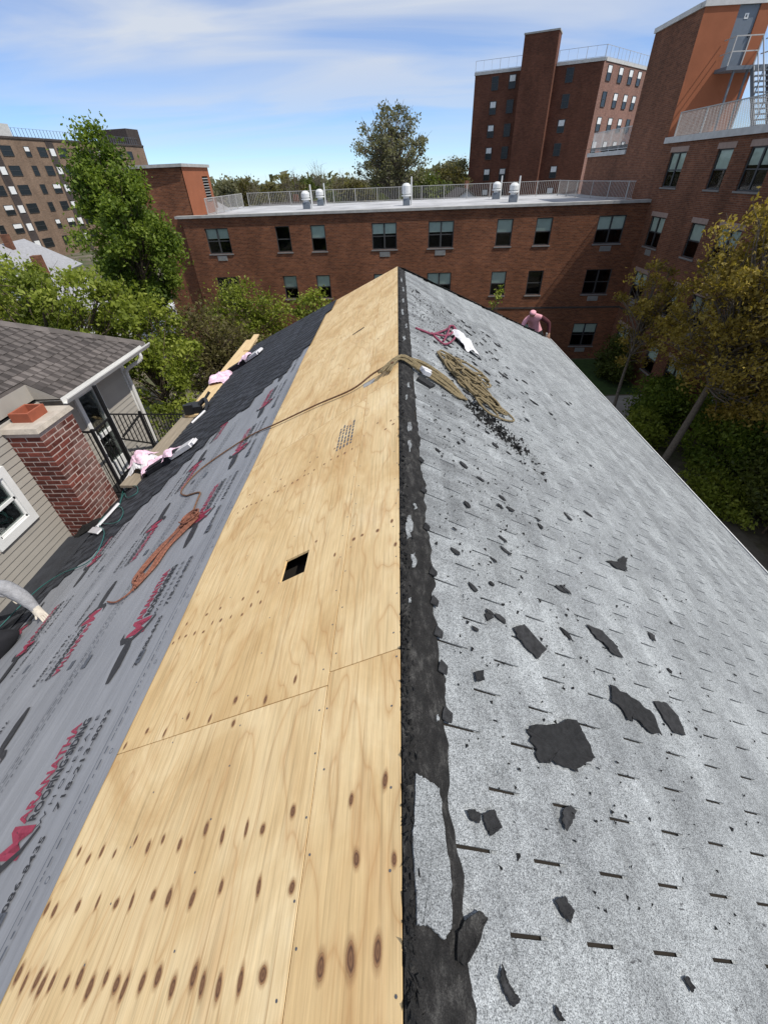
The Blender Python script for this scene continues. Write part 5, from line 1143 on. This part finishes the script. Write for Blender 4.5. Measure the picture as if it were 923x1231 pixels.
# iron landing and stair down to the roof
es = thing('fire_stair', 'grey steel landing and stair bolted below the grey door of the orange tower', 'stair', (17, 29.8, WT))
b = MB(); b.box(15.95, 17.95, 29.55, 30.58, 4.58, 4.72); b.build('landing', A['steel_grey'], es)
for x in (16.45, 17.1):
    b = MB(); b.bar((x, 29.75, 4.6), (x+0.05, 29.75, WT-0.05), 0.08, 0.08); b.build('strut', A['steel_grey'], es)
for k in range(11):
    b = MB(); zz = 4.50-k*0.205; yy = 29.45-k*0.165; b.box(17.22, 17.90, yy-0.14, yy+0.10, zz-0.02, zz+0.03); b.build('tread', A['steel_grey'], es)
for x in (17.2, 17.92):
    b = MB(); b.bar((x, 29.6, 4.62), (x, 27.7, WT-0.03), 0.04, 0.22); b.build('stringer', A['steel_grey'], es)
    b = MB(); b.bar((x, 29.6, 5.65), (x, 27.7, 3.25), 0.04, 0.04); b.bar((x, 29.6, 5.15), (x, 27.7, 2.75), 0.03, 0.03); b.bar((x, 28.65, 3.4), (x, 28.65, 4.45), 0.035, 0.035); b.bar((x, 27.75, 2.2), (x, 27.75, 3.3), 0.035, 0.035); b.build('handrail', A['steel_grey'], es)
b = MB()
for z in (5.2, 5.7):
    b.bar((15.98, 29.6, z), (17.2, 29.6, z), 0.04, 0.04); b.bar((15.98, 29.6, z), (15.98, 30.55, z), 0.04, 0.04)
for x, y in ((15.98, 29.6), (16.6, 29.6), (17.2, 29.6)): b.bar((x, y, 4.7), (x, y, 5.72), 0.045, 0.045)
b.build('guard_rail', A['rail_metal'], es)
b = MB(); b.bar((17.92, 29.6, 4.7), (17.92, 29.6, 5.72), 0.045, 0.045); [b.bar((17.92, 29.6, z), (17.92, 30.55, z), 0.04, 0.04) for z in (5.2, 5.7)]; b.build('guard_rail', A['rail_metal'], es)
# chain-link fence on the wing's roof edge
fc = thing('roof_fence', 'chain-link fence along the white coping of the dark brick wing', 'fence', (14.7, 22, WT))
b = MB(); y0, y1, hh = 12.0, 30.1, 0.95; zb_ = WT-0.01
yy = y0-hh
while yy < y1:
    for s in (1, -1):
        a, c = yy, yy+hh
        za, zc = (zb_, zb_+hh) if s > 0 else (zb_+hh, zb_)
        if a < y0: za = za+(zc-za)*(y0-a)/(c-a); a = y0
        if c > y1: zc = za+(zc-za)*(y1-a)/(c-a); c = y1
        b.bar((14.72, a, za), (14.72, c, zc), 0.010, 0.010)
    yy += 0.11
b.build('mesh', A['rail_metal'], fc)
b = MB(); b.bar((14.72, y0, zb_+hh), (14.72, y1, zb_+hh), 0.04, 0.04); b.build('top_rail', A['rail_metal'], fc)
yy = y1
while yy > y0: b = MB(); b.bar((14.72, yy, zb_-0.1), (14.72, yy, zb_+hh+0.02), 0.06, 0.06); b.build('post', A['rail_metal'], fc); yy -= 2.4
fc2 = thing('roof_fence', 'short white railing on the low wing behind the tall brick stair tower', 'fence', (14.7, 39, 1.9))
railing(fc2, [(14.72, 35.6), (14.72, 42.2)], 1.9, 1.15, 0.2, 1.6, 0.016, 'coping_white', 'bars')
# --- slab tower beyond
def far_windows(bld, M, cols, rows, w_, h_, blind_p):
    for u in cols:
        for z in rows:
            fr, pn, bl, si = win_meshes(w_, h_, False, 'frame_bronze'); T = M @ Matrix.Translation((u-w_/2, -0.165, z-h_/2))
            o = inst('window', fr, T, bld); k = MB()
            inst('pane', win_back(w_, h_), T, o)
            if WR.random() < blind_p: inst('blind', win_blind(w_, h_), T, o)
_wb = {}
def win_back(w_, h_):
    if ('p', w_, h_) not in _wb: q = MB(); q.box(0.03, w_-0.03, 0.11, 0.16, 0.03, h_-0.03); _wb[('p', w_, h_)] = q.mesh('pane', A['car_glass'])
    return _wb[('p', w_, h_)]
def win_blind(w_, h_):
    if ('b', w_, h_) not in _wb: q = MB(); q.box(0.10, w_-0.10, 0.085, 0.105, h_*0.48, h_-0.08); _wb[('b', w_, h_)] = q.mesh('blind', A['frame_white'])
    return _wb[('b', w_, h_)]
tw = thing('slab_tower', 'tall dark brick tower with projecting windowless slab, beyond the flat roof', 'apartment building', (25, 92, GZ))
Q0, Q1, Q2 = Vector((11.95, 90.5, 0)), Vector((28.5, 83.8, 0)), Vector((38.8, 94.0, 0)); Q3 = Q0+Q2-Q1; TZ = 12.25
b = MB()
M1 = facM(Q0, Q1-Q0); L1 = (Q1-Q0).length; M2 = facM(Q1, Q2-Q1); L2 = (Q2-Q1).length
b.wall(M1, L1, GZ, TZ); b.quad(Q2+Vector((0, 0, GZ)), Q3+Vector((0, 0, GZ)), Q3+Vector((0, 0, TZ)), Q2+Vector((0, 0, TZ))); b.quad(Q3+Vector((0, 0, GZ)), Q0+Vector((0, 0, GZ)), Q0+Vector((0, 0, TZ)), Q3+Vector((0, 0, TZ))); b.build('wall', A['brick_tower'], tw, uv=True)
b = MB(); b.wall(M2, L2, GZ, TZ); b.build('side_wall', A['brick_tower_sunlit'], tw, uv=True)
b = MB(); b.box(L1*0.39, L1*0.645, -1.6, 1.2, GZ, 15.45, M1); b.build('slab', A['brick_tower'], tw, uv=True)
b = MB(); b.box(L1*0.385, L1*0.65, -1.68, 1.25, 15.45, 15.62, M1); b.build('slab_coping', A['coping_grey'], tw)
b = MB(); b.box(-0.1, L1*0.385, -0.1, 0.4, TZ, TZ+0.35, M1); b.box(L1*0.65, L1+0.1, -0.1, 0.4, TZ, TZ+0.35, M1); b.box(0.42, L2, -0.1, 0.4, TZ+0.002, TZ+0.348, M2); b.build('coping', A['coping_white'], tw)
b = MB(); b.quad(*[q+Vector((0, 0, TZ+0.02)) for q in (Q0, Q1, Q2, Q3)]); b.build('roof', A['flat_roof'], tw)
def uT(t_, P, D):  D = Vector(D).normalized(); return (t_*P.y-P.x)/(D.x-t_*D.y)
rows = [1.25+9.95-2.66*k for k in range(6)]
far_windows(tw, M1, [uT(.166, Q0, Q1-Q0), uT(.1945, Q0, Q1-Q0), uT(.2875, Q0, Q1-Q0)], rows, 1.0, 1.5, 0.6)
far_windows(tw, M2, [uT(.351, Q1, Q2-Q1), uT(.370, Q1, Q2-Q1), uT(.387, Q1, Q2-Q1), uT(.4015, Q1, Q2-Q1)], rows, 1.3, 1.6, 0.9)
p3 = [tuple((q).xy) for q in (Q0, Q0+(Q1-Q0)*0.38)]; railing(tw, p3, TZ+0.3, 1.2, 1.2, 3.6, 0.012)
railing(tw, [tuple((Q0+(Q1-Q0)*0.66).xy), tuple(Q1.xy), tuple(Q2.xy)], TZ+0.3, 1.2, 1.2, 3.6, 0.012)
# --- pinkish block far left
pk = thing('far_apartment_block', 'far pinkish brick apartment block with dark vertical strips, behind the tall green tree', 'apartment building', (-72, 105, GZ))
S0 = Vector((-69.5, 93.7, 0))-Vector((0.172, 0.985, 0))*20; dP = Vector((0.172, 0.985, 0)); MP = facM(S0, dP); LP = 62; PT = 8.45
b = MB(); b.wall(MP, LP, GZ, PT); b.box(0.3, LP, 0.3, 14, GZ, PT-0.05, MP); b.build('wall', A['brick_pink'], pk, uv=True)
b = MB(); b.box(0, LP, -0.15, 0.4, PT, PT+0.3, MP); b.build('coping', A['brick_dark_strip'], pk, uv=True)
rws = [1.25+5.5-2.75*k for k in range(6)]
for us in (20-12.8, 20, 32.8, 45.6):
    b = MB(); b.box(us-0.9, us+0.9, -0.06, 0.1, GZ, PT-0.02, MP); sp_ = b.build('dark_strip', A['brick_dark_strip'], pk, uv=True)
    for z in rws:
        b = MB(); b.box(us-0.55, us+0.55, -0.16, -0.05, z-0.55, z+0.55, MP); b.build('panel', A['frame_white'], sp_)
    for du, w_ in ((2.6, 2.3), (7.0, 1.2), (10.4, 1.9)):
        far_windows(pk, MP, [us+du], rws, w_, 1.45, 0.35)
railing(pk, [tuple((MP @ Vector((1, 0.3, 0))).xy), tuple((MP @ Vector((LP-1, 0.3, 0))).xy)], PT+0.25, 1.3, 0.8, 3.2, 0.03, 'steel_grey')
b = MB(); b.box(22.5, 25.5, 0.2, 2.5, PT+0.2, PT+2.0, MP); b.build('roof_unit', A['coping_white'], pk)
b = MB(); b.box(58, 62.5, 0.5, 9, PT, PT+3.2, MP); b.build('bulkhead', A['brick_dark_strip'], pk, uv=True)
# ------------------------------------------------------------------ trees
def leaf_mesh(name, C, size, rg, mat, tint, elong=1.5):
    n = len(C); d1 = rg.normal(size=(n, 3)); d1 /= np.linalg.norm(d1, axis=1)[:, None]
    d2 = np.cross(d1, rg.normal(size=(n, 3))); d2 /= np.linalg.norm(d2, axis=1)[:, None]
    s = (size*rg.uniform(0.6, 1.3, n))[:, None]
    fold = np.cross(d1, d2)*s*0.25
    V = np.stack([C-d1*s*elong, C+d2*s*0.8+fold, C+d1*s*elong, C-d2*s*0.8+fold], 1).reshape(-1, 3)
    me = bpy.data.meshes.new(name); me.vertices.add(4*n); me.vertices.foreach_set('co', V.ravel())
    me.loops.add(4*n); me.loops.foreach_set('vertex_index', np.arange(4*n, dtype=np.int32)); me.polygons.add(n)
    me.polygons.foreach_set('loop_start', np.arange(n, dtype=np.int32)*4); me.polygons.foreach_set('loop_total', np.full(n, 4, dtype=np.int32))
    at = me.attributes.new('tint', 'FLOAT', 'FACE'); at.data.foreach_set('value', np.clip(tint, 0, 1).astype(np.float32)); me.materials.append(A[mat]); me.update(calc_edges=True); return me
def tree(name, label, base, h, cz, rad, nclump, nleaf, lsize, leaf, bark='bark', tr=0.18, spread=0.16, seed=1, group=None, cat='tree', lean=(0, 0), twigs=0, shell=0.55):
    rg = np.random.default_rng(seed); rr = random.Random(seed); base = Vector(base); t = thing(name, label, cat, base, group)
    rad = Vector(rad); cc = base+Vector((lean[0], lean[1], cz)); b = MB()
    top = cc+Vector((0, 0, rad.z*0.55)); trunk = crom([base-Vector((0, 0, 0.1)), base+(top-base)*0.35+Vector((rr.uniform(-.2, .2), rr.uniform(-.2, .2), 0))*rad.x*0.3, base+(top-base)*0.7, top], 5)
    m = len(trunk); b.tube(trunk, [tr*(1-0.85*i/(m-1)) for i in range(m)], 8)
    cl = []
    while len(cl) < nclump:
        d = Vector((rr.gauss(0, 1), rr.gauss(0, 1), rr.gauss(0, 1))).normalized(); q = shell+(1-shell)*rr.random()**0.6 if rr.random() < 0.75 else rr.random()*0.7
        taper = 1.0-0.35*max(0, d.z)*0.6
        cl.append(cc+Vector((d.x*rad.x*taper, d.y*rad.y*taper, d.z*rad.z))*q)
    for c in cl:
        k = min(m-2, max(2, int(m*(0.25+0.5*max(0.0, (c.z-base.z)/max(0.1, top.z-base.z))*0.9*rr.uniform(0.7, 1)))))
        p = trunk[k]; mid = p.lerp(c, 0.5)+Vector((rr.uniform(-1, 1), rr.uniform(-1, 1), rr.uniform(0.0, 1.0)))*rad.x*0.12
        pts = crom([p, mid, c], 3); r0 = tr*0.28; b.tube(pts, [r0*(1-0.85*i/(len(pts)-1)) for i in range(len(pts))], 5, caps=False)
        for _ in range(twigs):
            e = c+Vector((rr.gauss(0, 1), rr.gauss(0, 1), rr.gauss(0.6, 0.8)))*rad.x*spread*1.3; s0 = p.lerp(c, rr.uniform(0.5, 1.0))
            b.tube([s0, s0.lerp(e, 0.5)+Vector((rr.uniform(-.1, .1), rr.uniform(-.1, .1), 0.05)), e], [r0*0.35, r0*0.25, r0*0.1], 4, caps=False)
    b.build('trunk', A[bark], t, smooth=True)
    if nleaf:
        per = nleaf//nclump; Cs = []; tint = []
        for c in cl:
            s = rg.uniform(0.6, 1.25); P = rg.normal(size=(per, 3))*np.array([rad.x, rad.y, min(rad.z, rad.x*1.2)*0.8])*spread*s+np.array(c); Cs.append(P)
            tint.append(np.clip(rg.normal(0.42+0.34*rg.uniform(-1, 1), 0.17, per), 0, 1))
        C = np.concatenate(Cs); T = np.concatenate(tint); ok = C[:, 2] > base.z+0.05
        cr = inst('crown', leaf_mesh('crown', C[ok], lsize, rg, leaf, T[ok]), None, t); cr['kind'] = 'stuff'
    return t
tree('street_tree', 'tall dense bright green tree in front of the far pinkish apartment block', (-12.3, 22.3, GZ), 12.4, 9.0, (2.0, 2.0, 3.55), 130, 42000, 0.055, 'leaf_green', tr=0.22, spread=0.115, seed=11)
tree('maple_tree', 'spreading lime green tree rising behind the brown neighbouring roof', (-11.6, 14.6, GZ), 8.5, 7.15, (3.1, 2.6, 1.9), 95, 15000, 0.055, 'leaf_lime', tr=0.16, spread=0.085, seed=12, twigs=2)
tree('maple_tree', 'lower lime green tree between the neighbouring house and the tall tree', (-9.5, 15.8, GZ), 7, 5.6, (1.7, 2.0, 2.3), 60, 10000, 0.055, 'leaf_lime', tr=0.13, spread=0.12, seed=13, twigs=1)
tree('maple_tree', 'light green tree beyond the far side of the brown neighbouring roof', (-16.5, 19.0, GZ), 8.5, 6.6, (2.6, 2.2, 2.2), 60, 9000, 0.055, 'leaf_lime', tr=0.15, spread=0.12, seed=14, twigs=1)
tree('brown_shrub', 'brownish green tangle of bare twigs and leaves below the yellow plank end', (-9.4, 21.5, GZ), 6.5, 3.8, (2.5, 2.0, 2.6), 90, 9000, 0.06, 'leaf_brown', tr=0.10, spread=0.17, seed=15, twigs=6, cat='shrub')
tree('brown_shrub', 'green leafy shrub against the red brick wall beside the plank end', (-9.0, 26.5, GZ), 6.5, 4.2, (2.6, 1.6, 2.0), 60, 8000, 0.06, 'leaf_lime', tr=0.10, spread=0.17, seed=16, twigs=3, cat='shrub')
tree('dark_shrub', 'dark leafy thicket in the gap below the scaffold planks', (-6.9, 12.0, GZ), 5, 2.6, (1.3, 3.2, 2.2), 60, 9000, 0.06, 'leaf_dark', tr=0.08, spread=0.2, seed=17, cat='shrub', twigs=2)
tree('sapling', 'small green treetop peeking over the charcoal shingled hip against the brick wall', (-4.6, 24.5, GZ), 6, 5.35, (1.1, 0.9, 0.8), 22, 1100, 0.06, 'leaf_lime', tr=0.05, spread=0.22, seed=18, twigs=1)
tree('sapling', 'thin yellow-green sapling top peeking over the grey shingled hip', (4.6, 22.0, GZ), 6, 6.1, (0.4, 0.35, 0.55), 9, 130, 0.05, 'leaf_lime', tr=0.04, spread=0.25, seed=19, twigs=2)
# right-hand yard
tree('yellow_tree', 'tall yellow-olive budding tree with grey branches in front of the dark brick wing', (12.0, 16.6, GZ), 10.5, 6.6, (2.5, 3.3, 3.9), 200, 26000, 0.05, 'leaf_olive', 'bark_grey', 0.17, 0.085, 20, lean=(0.5, -0.6), twigs=4)
tree('yellow_tree', 'smaller yellow-olive tree between the tall budding tree and the brick corner', (11.9, 22.0, GZ), 7.5, 5.0, (1.4, 2.2, 2.4), 70, 5000, 0.052, 'leaf_olive', 'bark_grey', 0.10, 0.10, 21, twigs=4)
for i, (x, y, rx, ry, rz, n, lf, lab) in enumerate(((13.2, 20.0, 1.0, 1.8, 1.4, 12000, 'leaf_green', 'green shrub under the yellow tree beside the garden path'), (13.5, 15.6, 1.0, 2.4, 2.0, 16000, 'leaf_green', 'large green shrub against the dark brick wing'), (13.3, 11.8, 1.1, 2.4, 1.7, 16000, 'leaf_dark', 'dark green bush by the side yard, at the picture edge'), (13.4, 26.5, 0.9, 1.5, 1.3, 5000, 'leaf_dark', 'dark bush in the corner where the brick blocks meet'), (12.5, 13.6, 0.6, 1.8, 0.7, 6000, 'leaf_lime', 'low yellow-green bush at the edge of the side yard'), (12.0, 18.6, 0.6, 1.3, 0.8, 6000, 'leaf_lime', 'bright green bush at the foot of the yellow tree'))):
    tree('yard_shrub', lab, (x, y, GZ), 2, rz*0.9, (rx, ry, rz), 60, n, 0.055, lf, tr=0.05, spread=0.2, seed=40+i, cat='shrub', twigs=1)
# far trees
tree('lone_tree', 'tall round airy tree standing above the skyline behind the flat roof', (-0.6, 74, GZ), 17, 13.0, (5.1, 5.0, 4.6), 160, 9000, 0.12, 'leaf_far', 'bark_grey', 0.38, 0.08, 22, twigs=3)
kinds = ('leaf_far', 'leaf_brown', 'leaf_dark')
fl_lab = ('hazy pale budding tree on the skyline behind the railing', 'brownish low tree on the skyline behind the railing', 'dark low tree on the skyline behind the railing')
ft = [(-24, 74, 10.6, 2.2, 0), (-20, 80, 9.6, 2.8, 1), (-15, 88, 9.6, 3.4, 1), (-11, 78, 9.0, 3.0, 2), (-6.5, 84, 9.4, 3.2, 1), (-2, 92, 9.8, 3.6, 2), (4, 82, 10.4, 3.0, 2), (8.5, 88, 10.8, 3.0, 1), (7.0, 76, 9.2, 2.0, 2), (-28, 95, 10.5, 3.4, 1), (-9, 100, 10.2, 4.0, 1), (2, 105, 10.6, 4.0, 2), (10.5, 98, 12, 3.2, 0), (-18, 108, 10.4, 4.2, 2), (-34, 110, 11, 4.0, 0), (-24, 120, 10.8, 5, 1), (12, 118, 12.0, 4, 1)]
for i, (x, y, h_, r, k) in enumerate(ft):
    tree('skyline_tree', fl_lab[k], (x, y, GZ), h_, h_-2.0, (r, r, 2.4), 34, 2600, 0.17, kinds[k], 'bark_grey', 0.16, 0.2, 60+i, group='trees along the skyline', twigs=2)
for i, (x, y, h_) in enumerate(((-22.6, 84, 11.5), (-16.6, 86, 12.6), (-12.2, 84, 13.6), (-9.0, 84, 12.2), (-18.8, 90, 12.2), (-5.0, 95, 12.0))):
    tree('bare_tree', 'thin bare-branched tree standing above the skyline trees', (x, y, GZ), h_, h_-3.0, (1.6, 1.6, 2.8), 26, 0, 0.1, 'leaf_far', 'bark_grey', 0.12, 0.2, 90+i, group='bare trees on the skyline', twigs=5)
rg = np.random.default_rng(5); n = 26000; X_ = rg.uniform(-420, 420, n); Y_ = rg.uniform(150, 330, n); Z_ = GZ+rg.uniform(0, 1, n)**0.7*(8.5+2.2*np.sin(X_*0.13)+1.6*np.sin(X_*0.41+Y_*0.1))
fw = inst('distant_wood', leaf_mesh('distant_wood', np.stack([X_, Y_, Z_], 1), 1.1, rg, 'leaf_far', rg.normal(0.3, 0.2, n))); tag(fw, 'distant wood reading as one low brown-green band at the horizon', 'wood', kind='stuff')
# ------------------------------------------------------------------ small far houses
def small_house(lab, x, y, w_, d_, hw, hr, wall, roof, rot=0.0):
    t = thing('small_house', lab, 'house', (x, y, GZ)); T = Matrix.Translation((x, y, GZ)) @ Matrix.Rotation(rot, 4, 'Z')
    b = MB(); b.box(-w_/2, w_/2, -d_/2, d_/2, 0, hw, T); b.prism([T @ Vector(p) for p in ((-w_/2, -d_/2, hw), (w_/2, -d_/2, hw), (0, -d_/2, hw+hr))], [T @ Vector(p) for p in ((-w_/2, d_/2, hw), (w_/2, d_/2, hw), (0, d_/2, hw+hr))]); b.build('wall', A[wall], t)
    b = MB()
    for s in (-1, 1): b.prism([T @ Vector(p) for p in ((s*(w_/2+0.3), -d_/2-0.3, hw-0.15), (0, -d_/2-0.3, hw+hr+0.05), (0, -d_/2-0.3, hw+hr+0.2), (s*(w_/2+0.35), -d_/2-0.3, hw))], [T @ Vector(p) for p in ((s*(w_/2+0.3), d_/2+0.3, hw-0.15), (0, d_/2+0.3, hw+hr+0.05), (0, d_/2+0.3, hw+hr+0.2), (s*(w_/2+0.35), d_/2+0.3, hw))])
    rf = b.build('roof', A[roof], t); b = MB(); b.box(0.4, 0.9, -0.3, 0.3, hw+hr*0.6, hw+hr+0.9, T); b.build('chimney', A['brick_wing'], rf, uv=True)
    for s in (-1, 1):
        for z in (1.0, 3.6):
            if z+1.4 < hw:
                for uu in (-w_*0.25, w_*0.25):
                    b = MB(); b.box(uu-0.5, uu+0.5, -d_/2-0.05, -d_/2+0.02, z, z+1.3, T); f = b.build('window', A['frame_white'], t) if s < 0 else None
                    if f: b = MB(); b.box(uu-0.42, uu+0.42, -d_/2-0.07, -d_/2-0.04, z+0.08, z+1.22, T); b.build('pane', A['car_glass'], f)
small_house('white house glimpsed through the lime green leaves', -23.5, 30, 7, 7, 4.6, 2.0, 'white_siding', 'grey_roof', 0.3)
small_house('white house with grey roof farther back behind the street trees', -36, 44, 8, 8, 4.6, 2.2, 'white_siding', 'grey_roof', 0.2)
small_house('pale house with brown roof behind the flat roof railing, below the bare trees', -13, 66, 9, 8, 6.0, 2.2, 'house_siding', 'brown_low', 1.5)
small_house('grey house behind the flat roof railing, beside the orange penthouse', -24, 66, 8, 8, 6.2, 2.2, 'white_siding', 'grey_roof', 0.1)
small_house('low house with white gable behind the railing, between lone tree and slab tower', 8.5, 70, 7, 8, 6.6, 2.2, 'white_siding', 'brown_low', 0.05)
# ------------------------------------------------------------------ parked cars
def car(lab, x, y, rot, paint, van=False):
    t = thing('parked_car', lab, 'car', (x, y, GZ)); T = Matrix.Translation((x, y, GZ)) @ Matrix.Rotation(rot, 4, 'Z'); hh = 1.95 if van else 1.45
    pr = [(-2.2, 0.35), (2.2, 0.35), (2.25, 0.75), (1.9, 0.92), (1.2, 0.98), (0.55, hh), (-1.5, hh), (-2.1, 1.0), (-2.25, 0.8)]
    b = MB(); b.prism([T @ Vector((a, -0.88, c)) for a, c in pr], [T @ Vector((a, 0.88, c)) for a, c in pr]); b.f = [f[::-1] for f in b.f]; b.build('body', A[paint], t)
    def gl(a): b = MB(); b.quad(*[T @ Vector(p) for p in a]); b.build('window', A['car_glass'], t)
    for s in (-0.886, 0.886): gl([(1.0, s, 1.02), (0.5, s, hh-0.08), (-0.4, s, hh-0.08), (-0.4, s, 1.02)]); gl([(-0.48, s, 1.02), (-0.48, s, hh-0.08), (-1.42, s, hh-0.08), (-1.85, s, 1.04)])
    gl([(1.165, -0.75, 1.03), (1.165, 0.75, 1.03), (0.62, 0.72, hh-0.04), (0.62, -0.72, hh-0.04)]); gl([(-2.07, -0.75, 1.08), (-2.07, 0.75, 1.08), (-1.60, 0.72, hh-0.06), (-1.60, -0.72, hh-0.06)])
    for a in (-1.35, 1.4):
        for s in (-0.9, 0.9):
            Mw = T @ Matrix.Translation((a, s, 0.33)) @ Matrix.Rotation(math.pi/2, 4, 'X'); b = MB(); b.lathe([(0.20, -0.11), (0.33, -0.10), (0.33, 0.10), (0.20, 0.11)], Mw, 14); wh = b.build('wheel', A['tyre'], t)
            b = MB(); b.lathe([(0.19, -0.118), (0.19, 0.118)], Mw, 10); b.build('rim', A['car_silver'], wh)
car('white parked car between the tall tree and the red brick block', -20.6, 38.6, 1.2, 'car_white')
car('silver parked car beside the white one near the red brick block', -18.2, 36.3, 1.2, 'car_silver')
car('white parked van in the lot behind the tall green tree', -25.0, 46.5, 0.4, 'car_white', True)
car('silver parked van behind the white parked car', -22.8, 42.0, 1.2, 'car_silver', True)
